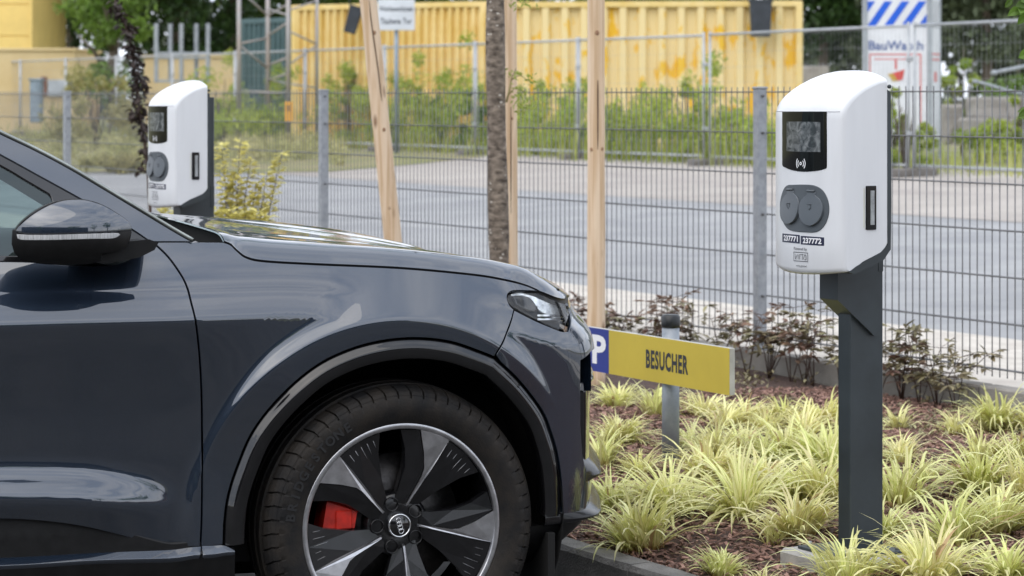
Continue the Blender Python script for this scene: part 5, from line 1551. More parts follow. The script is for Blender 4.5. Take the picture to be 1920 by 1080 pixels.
for x in list(n):
    if x.type == 'BSDF_PRINCIPLED': n.remove(x)
tr = n.new('ShaderNodeBsdfTransparent'); tr.inputs['Color'].default_value = (0.97, 0.98, 0.99, 1)
gl = n.new('ShaderNodeBsdfGlossy'); gl.inputs['Roughness'].default_value = 0.02
fr = n.new('ShaderNodeFresnel'); fr.inputs['IOR'].default_value = 1.65
mx = n.new('ShaderNodeMixShader')
l.new(fr.outputs['Fac'], mx.inputs['Fac']); l.new(tr.outputs['BSDF'], mx.inputs[1]); l.new(gl.outputs['BSDF'], mx.inputs[2])
l.new(mx.outputs['Shader'], n['Material Output'].inputs['Surface'])
car_glass = bpy.data.materials.new('tinted_car_glass')
n, l = nodes_of(car_glass)
for x in list(n):
    if x.type == 'BSDF_PRINCIPLED': n.remove(x)
tr = n.new('ShaderNodeBsdfTransparent'); tr.inputs['Color'].default_value = (0.30, 0.42, 0.42, 1)
gl = n.new('ShaderNodeBsdfGlossy'); gl.inputs['Roughness'].default_value = 0.01; gl.inputs['Color'].default_value = (0.85, 0.97, 0.97, 1)
fr = n.new('ShaderNodeFresnel'); fr.inputs['IOR'].default_value = 1.8
mx = n.new('ShaderNodeMixShader')
l.new(fr.outputs['Fac'], mx.inputs['Fac']); l.new(tr.outputs['BSDF'], mx.inputs[1]); l.new(gl.outputs['BSDF'], mx.inputs[2])
l.new(mx.outputs['Shader'], n['Material Output'].inputs['Surface'])

car = thing('parked_car', 'dark blue grey electric SUV parked nose first at the kerb', 'car', W0, TH)

# ---- plan outline of the lower body: straight flank, tight front corner, swept nose
plan_pts = [(-4.2, 0.42), (-4.02, 0.15), (-3.8, 0.03), (-3.4, 0.0), (-2.4, 0.0), (-1.4, 0.0), (-0.6, 0.0), (0.0, 0.0), (0.22, 0.001), (0.34, 0.010), (0.45, 0.036), (0.525, 0.070),
            (0.575, 0.115), (0.615, 0.185), (0.645, 0.27), (0.695, 0.42), (0.755, 0.65), (0.80, 0.97)]
_pl = np.array(catmull(plan_pts, 24))
_seg = np.linalg.norm(np.diff(_pl, axis=0), axis=1)
_arc = np.concatenate([[0], np.cumsum(_seg)])
_i0 = int(np.argmin(np.abs(_pl[:, 0]) + np.abs(_pl[:, 1])))
_arc -= _arc[_i0]                                              # s = 0 abeam of the front wheel; s = u along the flank
def plan(s):
    return float(np.interp(s, _arc, _pl[:, 0])), float(np.interp(s, _arc, _pl[:, 1]))
_tan = np.gradient(_pl, _arc, axis=0)
_kern = np.ones(15) / 15
for _c in (0, 1):
    _tan[:, _c] = np.convolve(np.pad(_tan[:, _c], 7, mode='edge'), _kern, mode='valid')
def plan_n(s):
    tx, ty = float(np.interp(s, _arc, _tan[:, 0])), float(np.interp(s, _arc, _tan[:, 1]))
    k = math.hypot(tx, ty)
    return ty / k, -tx / k                                     # outward normal (u, L)

_base = pchip([0.20, 0.30, 0.40, 0.585, 0.70, 0.80, 0.87, 0.905, 0.926, 0.932, 0.938, 0.955, 0.985, 1.006, 1.016, 1.028, 1.06, 1.12, 1.22],
              [0.085, 0.062, 0.056, 0.044, 0.034, 0.020, 0.0085, 0.0030, 0.0003, 0.0, 0.0009, 0.0068, 0.0195, 0.0292, 0.0325, 0.0375, 0.054, 0.092, 0.165])
_bulge = pchip([-0.3, -0.12, -0.05, -0.008, 0.0, 0.008, 0.03, 0.062, 0.080, 0.11, 0.4],
               [0.012, 0.030, 0.044, 0.0520, 0.0522, 0.0510, 0.036, 0.010, 0.003, 0.0, 0.0])
_ridge = pchip([-3.0, -1.3, -1.05, -0.85, -0.70, -0.60, -0.50], [0.512, 0.510, 0.500, 0.488, 0.468, 0.452, 0.440])
_nose = pchip([0.20, 0.30, 0.40, 0.50, 0.72, 0.79, 0.835, 0.865, 0.90, 0.95, 1.02], [0.05, 0.025, 0.008, 0.0, 0.0, 0.002, 0.010, 0.026, 0.056, 0.074, 0.11])

def smin(a, b, k):
    h = max(k - abs(a - b), 0.0) / k
    return min(a, b) - h * h * k * 0.25

def flank(u, w):
    """how far the skin lies inside the widest point of the body"""
    wp = w + 0.062 * sstep(u, -0.35, 0.35) + 0.05 * sstep(u, 0.3, 0.55)
    a = _base(wp)
    kw = sstep(u, -0.62, -0.20) * (1 - sstep(u, 0.30, 0.58))
    if wp < 0.932:
        a *= (1 - 0.72 * sstep(u, 0.15, 0.45)) * (1 - 0.95 * kw)
    a += 0.021 * kw
    A = (1 - sstep(u, -0.82, -0.54)) * sstep(u, -3.2, -2.6)
    if A > 0:
        a -= A * _bulge(w - _ridge(u))
    for wu in (0.0, -2.899):
        du = u - wu
        if abs(du) < 0.9:
            r = math.hypot(du, w - WR)
            x = r - 0.543
            q = math.sqrt(x * x + 0.0050 ** 2)
            g = 0.32 * q + 0.24 * x
            ang = math.atan2(w - WR, abs(du))
            fade = 1 - sstep(ang, 0.30, 1.0)
            g += 0.030 * fade
            a = smin(a, g, 0.010)
    return a

def skin(s, w, extra=0.0):
    cu, cl_ = plan(s)
    nu, nl = plan_n(s)
    d = flank(cu, w) * (1 - 0.80 * sstep(s, 0.40, 0.60)) + extra
    return (cu - nu * d - _nose(w) * sstep(s, 0.26, 0.60), cl_ - nl * d, w)

def skin_w(s, w):
    return carw(*skin(s, w))

def px_skin(pts, g=None, n=5):
    """pixel polyline on the photograph -> (s, w) on the flank"""
    out = []
    for (x, y) in catmull(pts, n):
        z = 6.6 + (x - 700) * 0.0006
        u0 = ((x - CX) * z / FPX - W0.x) / CH
        a, b_ = solve_px(skin_w, x, y, min(u0, 0.6), CAMZ - (y - HY) * z / FPX)
        out.append((a, b_))
    return out

door_line = [(286, 453), (315, 481), (340, 516), (351, 539), (358, 565), (367, 603), (374, 665), (378, 740), (379, 830), (379, 920), (378, 980), (376, 1026)]
DL = px_skin(door_line)
hood_line = [(419, 453), (433, 458.5), (445, 470), (463, 483), (498, 490), (595, 495.5), (751, 502.5), (887, 515), (950, 525.5), (984, 534.5), (1006, 543.5)]
HL = px_skin(hood_line)
lamp_top = [(1009, 547), (988, 546), (964, 546), (953.5, 551), (951.5, 560), (956, 572), (965, 581)]
LT = px_skin(lamp_top, n=4)
lamp_bot = [(965, 581), (1000, 599), (1028, 611.5), (1052, 620.5), (1065, 620)]
LB = px_skin(lamp_bot, n=4)
seam = [(964, 581), (959, 600), (951, 622), (943, 642), (929, 666)]
SM = px_skin(seam, n=4)
# wheel-arch trim: outer edge in polar form about the wheel
arch = [(419, 1023), (421, 975), (428, 927), (446, 871), (475, 807), (526, 743), (590, 688), (654, 656), (718, 639), (782, 634), (846, 641), (905, 661), (929, 671)]
arch2 = [(929, 671), (974, 714), (1016, 769), (1034, 812), (1046, 855), (1052, 900), (1054, 945), (1053, 966)]
A1 = px_skin(arch); A2 = px_skin(arch2)

def shrink(pts, k):
    return [((s) * k, WR + (w - WR) * k) for s, w in pts]

TRIM_W = 0.052
def arch_inner(pts):
    out = []
    for s, w in pts:
        r = math.hypot(s, w - WR); k = (r - TRIM_W) / r
        out.append((s * k, WR + (w - WR) * k))
    return out

FLO = A1[0][1]
GAP = 0.0034
LEV = list(np.arange(0.30, 0.865, 0.0095)) + list(np.arange(0.868, 1.045, 0.0042)) + list(np.arange(1.05, 1.2, 0.009))
LEV_D = list(np.arange(0.30, 0.40, 0.012)) + list(np.arange(0.405, 0.60, 0.006)) + list(np.arange(0.61, 0.90, 0.014)) + list(np.arange(0.905, 0.975, 0.0038)) + list(np.arange(0.98, 1.2, 0.011))

# fender
panel('fender', skin, DL + [(A1[0][0] - 0.03, A1[0][1])] + A1 + SM[::-1] + LT[::-1][1:] + HL[::-1] + px_skin([(415, 453), (350, 452.5), (290, 452.5)], n=4), paint, car, gap=GAP, step=0.0095, edge=0.0011, levels=LEV, polar=(0.45, 0.66))
# front door
lowdoor = px_skin([(376, 1026), (345, 1026), (310, 1025), (270, 1016), (234, 1007), (156, 988.5), (78, 978), (0, 974), (-120, 973), (-260, 975)])
topdoor = px_skin([(-260, 486), (0, 489), (70, 491), (130, 496), (200, 496), (240, 486), (256, 470), (266, 455), (286, 453)])
panel('front_door', skin, DL + lowdoor[1:] + topdoor, paint, car, gap=GAP, step=0.012, edge=0.0011, levels=LEV_D)
sd, wd = lowdoor[-1]; su, wu = topdoor[0]
panel('rear_door', skin, [(sd, wd), (-1.98, 0.53), (-2.20, 0.66), (-2.36, 0.84), (-2.38, 1.10), (su, wu)], paint, car, gap=GAP, step=0.03)
panel('rear_quarter', skin, [(-1.98, 0.53), (-2.20, 0.66), (-2.36, 0.84), (-2.38, 1.10), (-3.9, 1.12), (-4.1, 0.9), (-4.05, 0.45), (-3.42, 0.42), (-3.36, 0.56), (-3.20, 0.76), (-2.90, 0.88), (-2.60, 0.76), (-2.44, 0.56), (-2.40, 0.46)][::-1], paint, car, gap=GAP, step=0.03)
# bumper flank, ends at the sharp front corner
corner = px_skin([(1066, 620), (1078, 626), (1086, 634), (1089.5, 648), (1089, 711), (1089.5, 767), (1090, 805), (1093.5, 852), (1099, 880), (1104, 900), (1103, 930), (1097, 962)], n=4)
S_EDGE = max(c[0] for c in corner)
lowb = px_skin([(1097, 962), (1090, 961), (1070, 963), (1053, 966)], n=3)
LR = px_skin([(1065, 620), (1069, 605), (1071, 590), (1067.5, 577), (1062, 568)], n=4)
SC = float(np.max(_arc))                                       # plan arc length at the nose centre
_cl = [c for c in corner if c[1] < 0.803]
panel('front_bumper', skin, SM + A2[1:] + lowb[::-1][1:] + _cl[::-1] + [(S_EDGE + 0.004, 0.8045), (S_EDGE + 0.02, 0.806), (SC, 0.806), (SC, 0.915), (LR[-1][0] + 0.012, 0.928), (LR[-1][0] + 0.002, LR[-1][1])] + LR[::-1][1:] + LB[::-1][1:], paint, car, gap=GAP, step=0.0085, edge=0.0011, levels=LEV, polar=(0.45, 0.62))

# arch trims
ti = arch_inner(A1); to_ = A1
def trim_fn(s, w):
    r = math.hypot(s, w - WR)
    a = math.atan2(s, w - WR)
    ro = float(np.interp(a, TA, TR))
    x = (ro - r) / TRIM_W                                       # 0 at the outer edge, 1 at the lip
    p = skin(s, w)
    d = 0.008 - 0.030 * min(1.0, max(0.0, x) / 0.66) ** 1.05 + 0.9 * max(0.0, x - 0.62) ** 2 * 0.28 + 0.5 * max(0.0, x - 0.85) ** 1.5 * 0.6
    return (p[0], p[1] + d, w)
_all = [(math.atan2(s, w - WR), math.hypot(s, w - WR)) for s, w in A1 + A2[1:]]
_all.sort()
TA, TR = [a for a, r in _all], [r for a, r in _all]
def trim_strip(pts):
    prof_ = [(0.03, 0.012), (0.04, 0.004), (0.07, 0.0015), (0.12, -0.0005), (0.20, -0.0048), (0.30, -0.0102), (0.36, -0.0128), (0.41, -0.0142), (0.46, -0.0148), (0.56, -0.0146), (0.70, -0.0136), (0.86, -0.0120), (0.96, -0.0100), (1.0, -0.008), (1.02, 0.0), (1.02, 0.02), (1.0, 0.06)]
    dense = []
    for i in range(len(pts) - 1):
        for k in range(3):
            t = k / 3; dense.append((pts[i][0] * (1 - t) + pts[i + 1][0] * t, pts[i][1] * (1 - t) + pts[i + 1][1] * t))
    dense.append(pts[-1])
    rings = []
    for x, d in prof_:
        ring = []
        for s_, w_ in dense:
            r = math.hypot(s_, w_ - WR); k = (r - TRIM_W * x - 0.0012) / r
            p = skin(s_, w_)
            u_, w2 = p[0] * k, WR + (w_ - WR) * k
            ring.append(Vector((u_, p[1] + d, w2)))
        rings.append(ring)
    m = MB(); m.loft(rings, cap=False, closed=False, smooth=True)
    return m.build('wheel_arch_trim', arch_black, car)
arch_black = pbr('arch_gloss_black', (0.006, 0.006, 0.007), rough=0.05, spec=0.6, coat=0.2, var=0.2, scale=20)
trim_strip(A1); trim_strip(A2)

# lower door blade, rocker strip and sill
def recess(d):
    return lambda s, w: (lambda p: (p[0], p[1] + d, p[2]))(skin(s, w))
def sill_fn(s, w):
    x = max(0.0, 0.405 - w)
    return (s, 0.060 + 0.0 * x, w)
r_top = px_skin([(-260, 1053), (0, 1046), (156, 1038), (310, 1029), (376, 1025)])
r_top = [(-2.36, r_top[0][1])] + r_top
panel('door_blade', lambda s, w: (s, 0.036 + 0.10 * max(0, w - 0.40), w), [(a, b_ + 0.010) for a, b_ in lowdoor] + [(-2.30, 0.47)] + [(a, b_ - 0.01) for a, b_ in r_top], satin_black, car, step=0.02, flange=0.03)
def strip_fn(s, w):
    # narrow ledge that leans back and catches the sky
    t = (w - ledge_lo(s)) / 0.017
    return (s, 0.012 + 0.020 * min(1.2, max(-0.2, t)), w)
r_bot = px_skin([(-260, 1064), (0, 1057), (156, 1048), (310, 1040.5), (372, 1037)])
r_bot = [(-2.36, r_bot[0][1])] + r_bot
r2_top = px_skin([(379, 1024), (400, 1023), (419, 1022), (436, 1029.5)]); r2_bot = px_skin([(379, 1037), (400, 1035), (418, 1032), (436, 1030.5)])
_rb = sorted(r_bot + r2_bot)
ledge_lo = lambda s: float(np.interp(s, [q[0] for q in _rb], [q[1] for q in _rb]))
panel('rocker_strip', strip_fn, r_top + r_bot[::-1], paint, car, step=0.008, flange=0.02, edge=0.002)
panel('rocker_strip', strip_fn, r2_top + r2_bot[::-1], paint, car, step=0.008, flange=0.02, edge=0.002)
_lo = [(q[0], q[1] - 0.001) for q in _rb]
panel('sill', lambda s, w: (s, 0.014 + 0.25 * max(0, 0.345 - w), w), _lo + [(-0.43, 0.20), (_lo[0][0], 0.20)], satin_black, car, step=0.03, flange=0.03)

# headlamp
LTT = px_skin([(1062, 568), (1040, 560.5), (1022, 552.5), (1009, 547.5)], n=4)
lamp_poly = LB + LR[1:] + LTT[1:] + LT[1:-1]
def lamp_fn(s, w):
    p = skin(s, w, 0.004); return p
lampbody = panel('headlight', lambda s, w: skin(s, w, 0.030), lamp_poly, satin_black, car, step=0.012, flange=0.03, gap=0.001)
panel('lens', lamp_fn, inset_poly(lamp_poly, 0.006), lamp_lens, lampbody, step=0.008, flange=0.004, edge=0.002)
# reflector bowl, lit bar and daytime-running segments behind the lens
ref = px_skin([(966, 553), (985, 551), (1012, 558), (1035, 566), (1056, 575), (1062, 590), (1060, 600), (1020, 582), (1016, 575), (1000, 566), (985, 560)], n=2)
panel('reflector', lambda s, w: skin(s, w, 0.016), ref, pbr('lamp_reflector', (0.75, 0.77, 0.8), rough=0.22, metal=0.85, var=0.3, scale=60), lampbody, step=0.008, flange=0.01)
for yy in (590.5, 597.5):
    bar = px_skin([(1012, yy), (1040, yy - 0.5), (1062, yy)], n=3) + px_skin([(1062, yy + 3), (1040, yy + 2.8), (1013, yy + 3)], n=3)
    panel('light_bar', lambda s, w: skin(s, w, 0.010), bar, chrome, lampbody, step=0.008, flange=0.006, edge=0.001)
eye = px_skin([(970, 556), (995, 558), (1008, 570), (1010, 582), (995, 580), (975, 570)], n=3)
panel('bezel', lambda s, w: skin(s, w, 0.014), eye, gloss_black, lampbody, step=0.008, flange=0.01)

# ---- front fascia: one side built, bands by height
def fas(name, s0, s1, w0, w1, mat, d=0.0, step=0.025, fl=0.03, fn=None):
    return panel(name, fn or (lambda s, w: skin(s, w, d)), [(s0, w0), (s1, w0), (s1, w1), (s0, w1)], mat, car, step=step, flange=fl)
se = S_EDGE
# dark intake pocket with painted reveal
panel('air_intake', lambda s, w: skin(s, w, 0.075), [(se + 0.012, 0.70), (SC, 0.70), (SC, 0.83), (se + 0.012, 0.83)], void_black, car, step=0.03, flange=0.005)
panel('intake_reveal', lambda s, w: (lambda p, q: (p[0] + (q[0] - p[0]) * (s - se) / 0.02, p[1] + (q[1] - p[1]) * (s - se) / 0.02, w))(skin(se, w, 0.0), skin(se + 0.014, w, 0.075)),
      [(se, 0.70), (se + 0.02, 0.70), (se + 0.02, 0.815), (se, 0.815)], paint, car, step=0.008, flange=0.0)
lip_black = pbr('bumper_lip_black', (0.008, 0.008, 0.009), rough=0.2, spec=0.4, var=0.2, scale=20)
def sweep(name, s0, s1, prof_, mat, grow=None, n=70):
    """profile (w, depth behind the skin) swept round the nose"""
    m = MB(); rings = []
    ss = s0 + (s1 - s0) * np.linspace(0, 1, n) ** 1.5
    for w_, d_ in prof_:
        rings.append([Vector(skin(float(q_), w_, d_ * (grow(float(q_)) if (grow and d_ < 0) else 1.0))) for q_ in ss])
    m.loft(rings, cap=False, closed=False, smooth=True)
    return m.build(name, mat, car)
sweep('intake_ledge', se + 0.003, SC, [(0.7455, 0.070), (0.742, 0.030), (0.738, 0.014), (0.731, 0.006), (0.724, 0.004), (0.720, 0.012), (0.7195, 0.03)], gloss_black)
fas('bumper_insert', se + 0.006, SC, 0.47, 0.7185, gloss_black, 0.016)
sweep('bumper_blade', se - 0.035, SC, [(0.518, 0.022), (0.504, 0.011), (0.490, -0.002), (0.478, -0.010), (0.469, -0.018), (0.464, -0.0195), (0.460, -0.014), (0.455, 0.0), (0.450, 0.014)], lip_black, lambda q_: sstep(q_, se - 0.03, se + 0.07))
sweep('lower_bumper', se - 0.035, SC, [(0.450, 0.012), (0.44, 0.006), (0.41, 0.005), (0.385, 0.006), (0.376, 0.012)], paint)
sweep('splitter', 0.435, SC, [(0.386, 0.020), (0.383, 0.004), (0.378, -0.008), (0.371, -0.020), (0.365, -0.029), (0.361, -0.031), (0.357, -0.024), (0.353, -0.008), (0.348, 0.012)], lip_black, lambda q_: 0.04 + 0.96 * sstep(q_, 0.47, 0.64))
sweep('splitter_skirt', 0.37, SC, [(0.352, 0.008), (0.33, 0.02), (0.29, 0.055), (0.25, 0.10), (0.22, 0.15)], satin_black)

# ---- hood
M_u = [-0.445, -0.30, -0.11, 0.19, 0.455, 0.60, 0.69, 0.732]
M_w = [1.155, 1.137, 1.112, 1.066, 1.016, 0.984, 0.950, 0.915]
mw = pchip(M_u, M_w)
front_edge = px_skin([(1012, 547), (1024, 551.5), (1040, 558), (1053, 561.5), (1061, 561.5)], n=6)
E2 = HL[1:] + front_edge
EP = [Vector(skin(a, b_)) for a, b_ in E2]
ea = np.concatenate([[0], np.cumsum([(EP[i + 1] - EP[i]).length for i in range(len(EP) - 1)])]); ea /= ea[-1]
NPH, NQ = 110, 44
rows = []
for i in range(NPH + 1):
    p = i / NPH
    E = Vector([float(np.interp(p, ea, [v[k] for v in EP])) for k in range(3)])
    E = E + Vector((0, 0.002, 0.003))
    mu = -0.445 + (0.732 + 0.445) * (p ** 0.97)
    Mw = mw(mu)
    front = sstep(p, 0.80, 1.0)
    kl = 0.085 * (1 - 0.25 * front)
    kh = 0.050 * (1 - front) + 0.012 * front
    kh *= sstep(p, -0.03, 0.10) * 0.75 + 0.25
    row = []
    for j in range(NQ + 1):
        q = (j / NQ) ** 1.5
        L = E.y + (0.97 - E.y) * q
        x = (L - E.y)
        # steep shoulder of height kh over kl, then a flat crown
        sh = kh * (1 - math.exp(-(x / (kl * 0.42)) ** 1.25))
        t = max(0.0, x / (0.97 - E.y))
        crown = (Mw - E.z - kh) * (1 - (1 - t) ** 2.0)
        crease = 0.006 * math.exp(-((x - 0.34) / 0.05) ** 2) * sstep(p, 0.02, 0.3) * (1 - 0.6 * front)
        uu = E.x + (mu - E.x) * (1 - (1 - t) ** 1.7)
        row.append((uu, L, E.z + sh + crown + crease))
    rows.append(row)
V = [v for r in rows for v in r]
V += [(a, 1.94 - b_, c) for a, b_, c in V]
nv = (NPH + 1) * (NQ + 1)
Fc = []
for hlf in (0, 1):
    o_ = hlf * nv
    for i in range(NPH):
        for j in range(NQ):
            f = (o_ + i * (NQ + 1) + j, o_ + (i + 1) * (NQ + 1) + j, o_ + (i + 1) * (NQ + 1) + j + 1, o_ + i * (NQ + 1) + j + 1)
            Fc.append(f if hlf == 0 else f[::-1])
hood = link('hood', mesh_from('hood', V, Fc, paint, True), car)
# rolled hood edges: rear lip, side and front flange
m = MB()
def flange_strip(line, down, inward):
    a = [Vector(p) for p in line]
    b2 = [p + Vector((inward[0], inward[1], -0.006)) for p in a]
    c2 = [p + Vector((inward[0] * 1.2, inward[1] * 1.2, -down)) for p in a]
    m.loft([a, b2, c2], cap=False, closed=False, smooth=False)
flange_strip([r[0] for r in rows], 0.022, (0.0, 0.004))
flange_strip(rows[-1], 0.030, (-0.004, 0.0))
flange_strip([(a, 1.94 - b_, c) for a, b_, c in rows[-1]], 0.030, (-0.004, 0.0))
m.build('edge_flange', satin_black, hood)
m = MB()
rear = rows[0] + [(a, 1.94 - b_, c) for a, b_, c in rows[0][::-1][1:]]
ra = [Vector(p) for p in rear]
m.loft([[p + Vector((-0.001, 0, -0.003)) for p in ra], [p + Vector((0.012, 0, -0.012)) for p in ra], [Vector((p.x + 0.03, p.y, 1.085)) for p in ra]], cap=False, closed=False)
m.build('rear_lip', void_black, hood)
m = MB(); m.loft([[p + Vector((-0.003, 0, 0.0005)) for p in ra], [p + Vector((-0.004, 0, -0.0035)) for p in ra]], cap=False, closed=False)
m.build('bright_edge', paint, hood)
# cowl and engine-bay floor (keep daylight out of the gaps)
m = MB()
m.add([(-0.95, 0.14, 1.072), (-0.38, 0.14, 1.072), (-0.38, 1.80, 1.072), (-0.95, 1.80, 1.072)], [(0, 1, 2, 3)])
m.build('cowl', void_black, car)
m = MB(); m.box((0.05, 0.97, 0.97), (0.90, 1.62, 0.02)); m.box((0.52, 0.97, 0.60), (0.06, 1.30, 0.60)); m.box((-0.60, 0.97, 0.62), (0.06, 1.7, 0.84))
m.box((-1.9, 0.97, 0.30), (4.6, 1.50, 0.06))
m.build('inner_structure', void_black, car)

# ---- greenhouse: pillar, door frame, glass
def gh(u, w):
    return (u, 0.078 + 0.36 * (w - 1.09) + 0.10 * (w - 1.09) ** 2 + 0.10 * max(0, u + 0.75) ** 2, w)
def gh_w(u, w): return carw(*gh(u, w))
def px_gh(pts, n=5):
    out = []
    for (x, y) in catmull(pts, n):
        z = 6.5
        out.append(solve_px(gh_w, x, y, ((x - CX) * z / FPX - W0.x) / CH, CAMZ - (y - HY) * z / FPX))
    return out
pil_o = [(-640, 30), (-480, 42), (-320, 98), (-160, 173), (0, 251), (63, 281), (126, 314.5), (189, 352), (252, 390), (315, 428), (357, 452)]
pil_i = [(-640, 62), (-480, 76), (-320, 128), (-160, 204), (0, 288), (75, 329), (151, 371), (215, 409), (252, 431), (283, 452)]
PO, PI_ = px_gh(pil_o), px_gh(pil_i)
panel('windscreen_pillar', gh, PO + PI_[::-1], paint, car, step=0.02, gap=0.001, flange=0.02)
fr_i = [(-640, 84), (-480, 97), (-320, 148), (-160, 224), (0, 307), (48, 335), (94, 362)]
FI = px_gh(fr_i)
sail = px_gh([(94, 362), (101, 377), (106, 420), (108, 489)], n=3)
fo = px_gh([(-640, 65), (-480, 79), (-320, 131), (-160, 207), (0, 292), (75, 333), (151, 375), (215, 413), (250, 434), (281, 453)])
def gh_in(d): return lambda u, w: (lambda p: (p[0], p[1] + d, p[2]))(gh(u, w))
panel('window_frame', gh_in(0.006), fo + px_gh([(266, 455), (250, 474), (200, 489), (108, 489)], n=3) + sail[::-1] + FI[::-1][1:], gloss_black, car, step=0.02, flange=0.02)
belt = px_gh([(-640, 480), (-300, 482), (0, 485), (60, 487), (108, 488)])
panel('side_window', gh_in(0.016), FI + sail[1:] + belt[::-1], car_glass, car, step=0.03, flange=0.0)
panel('belt_strip', gh_in(-0.002), px_gh([(-640, 477), (0, 481), (110, 484)]) + px_gh([(110, 489.5), (0, 489), (-640, 487)]), gloss_black, car, step=0.02, flange=0.015)
# windscreen, roof, far side
near = [Vector(gh(a, b_)) for a, b_ in PO]
m = MB()
rings = []
for k in range(0, 13):
    t = k / 12
    rings.append([Vector((p.x + 0.03 * math.sin(math.pi * t), p.y + (1.94 - 2 * p.y) * t + (0.006 if k == 0 else 0), p.z - (0.004 if k in (0, 12) else 0))) for p in near])
m.loft(rings, cap=False, closed=False, smooth=True)
m.build('windscreen', car_glass, car)
m = MB()
m.tube([p + Vector((0.006, -0.001, 0.003)) for p in near], 0.0055, n=6)
m.build('windscreen_moulding', pbr('moulding', (0.30, 0.32, 0.30), rough=0.16, metal=0.7, var=0.2), car)
zr = near[0].z
m = MB()
rail = [Vector((-1.5, near[0].y, zr)), Vector((-2.4, near[0].y + 0.01, zr + 0.03)), Vector((-3.3, near[0].y + 0.06, zr - 0.05)), Vector((-3.85, near[0].y + 0.12, zr - 0.30)), Vector((-4.1, near[0].y, 1.1))]
rail[0] = near[0]
m.loft([[Vector((p.x, p.y + (1.94 - 2 * p.y) * k / 8, p.z + 0.05 * math.sin(math.pi * k / 8))) for p in rail] for k in range(9)], cap=False, closed=False, smooth=True)
m.build('roof', paint, car)
m = MB()
m.loft([rail, [Vector((p.x, 0.085, 1.09)) for p in rail]], cap=False, closed=False)
m.build('rear_side_window', car_glass, car)
# cabin: dashboard, steering wheel rim, seats
cab = pbr('cabin_trim', (0.03, 0.032, 0.035), rough=0.6, var=0.3, scale=20)
m = MB(); m.box((-0.95, 0.97, 1.02), (0.5, 1.6, 0.14), bevel=0.03); m.build('dashboard', cab, car)
for L in (0.52, 1.42):
    m = MB(); m.box((-1.75, L, 0.92), (0.16, 0.50, 0.66), ax=(Vector((0.96, 0, 0.28)), Vector((0, 1, 0)), Vector((-0.28, 0, 0.96))), bevel=0.04); m.box((-1.86, L, 1.34), (0.10, 0.26, 0.18), bevel=0.03); m.build('seat', cab, car)
# far flank: mirrored copies of the near panels
for src in ('fender', 'front_door', 'rear_door', 'rear_quarter', 'front_bumper', 'bumper_insert', 'lower_bumper', 'splitter', 'splitter_skirt', 'windscreen_pillar', 'headlight', 'bumper_blade', 'air_intake', 'intake_ledge'):
    o = bpy.data.objects[src]
    c = bpy.data.objects.new(src, o.data); COL.objects.link(c); c.parent = car
    c.location = (0, 1.94, 0); c.scale = (1, -1, 1)
# washer jet / wiper pivot behind the hood edge
wp = carw(-0.50, 0.16, 1.12)
m = MB()
m.box((-0.515, 0.13, 1.115), (0.020, 0.018, 0.026), ax=(Vector((0.9, 0, 0.4)), Vector((0, 1, 0)), Vector((-0.4, 0, 0.9))), bevel=0.003)
m.tube([(-0.555, 0.14, 1.085), (-0.52, 0.135, 1.098), (-0.505, 0.13, 1.105)], 0.006)
m.tube([(-0.62, 0.16, 1.12), (-0.55, 0.15, 1.10), (-0.52, 0.14, 1.10)], 0.0035)
m.build('wiper_pivot', pbr('wiper_plastic', (0.16, 0.16, 0.17), rough=0.4, var=0.2), car)

# wheelhouse liner
m = MB()
rings = []
for L in (0.05, 0.42):
    rings.append([Vector((0.475 * math.cos(a), L, WR + 0.475 * math.sin(a))) for a in np.linspace(math.radians(-35), math.radians(215), 36)])
m.loft(rings, cap=False, closed=False, smooth=True)
m.add([(0.5, 0.42, 0.2), (-0.5, 0.42, 0.2), (-0.5, 0.42, 0.95), (0.5, 0.42, 0.95)], [(0, 1, 2, 3)])
m.build('wheelhouse', void_black, car)
m = MB(); m.box((0.44, 0.16, 0.25), (0.02, 0.22, 0.16)); m.build('mud_guard', void_black, car)

# ---- wheel (axis along the car's lateral direction; x forward, y inboard)
def lathe(m, prof, n=96, smooth=True, closed=False):
    rings = []
    for (y, r) in prof:
        rings.append([Vector((r * math.cos(2 * math.pi * k / n), y, r * math.sin(2 * math.pi * k / n))) for k in range(n)])
    m.loft(rings, cap=False, closed=True, smooth=smooth)
wheel = bpy.data.objects.new('wheel', None); COL.objects.link(wheel); wheel.parent = car
wheel.location = (0.020, 0.020, WR - 0.007); wheel.rotation_euler = (0, 0, math.radians(2.6))
wheel['label'] = 'front wheel with five machined twin spokes and red brake caliper'
# tyre with cut shoulder blocks
prof = [(0.030, 0.262), (0.018, 0.270), (0.008, 0.288), (0.002, 0.306), (0.0, 0.322), (0.003, 0.340), (0.006, 0.346), (0.0065, 0.350), (0.012, 0.358), (0.021, 0.3655), (0.034, 0.3715), (0.048, 0.3745), (0.052, 0.368), (0.060, 0.368), (0.064, 0.3760), (0.092, 0.3775), (0.096, 0.370), (0.106, 0.370), (0.110, 0.378), (0.150, 0.378), (0.154, 0.370), (0.164, 0.370), (0.168, 0.3775), (0.210, 0.374), (0.236, 0.362), (0.250, 0.34), (0.255, 0.31), (0.235, 0.262)]
NB = 62
angs = []
for k in range(NB):
    a0 = 2 * math.pi * k / NB; st = 2 * math.pi / NB
    angs += [(a0, 0), (a0 + st * 0.42, 0), (a0 + st * 0.84, 0), (a0 + st * 0.87, 1), (a0 + st * 0.965, 1), (a0 + st * 0.995, 0)]
na = len(angs)
V = []
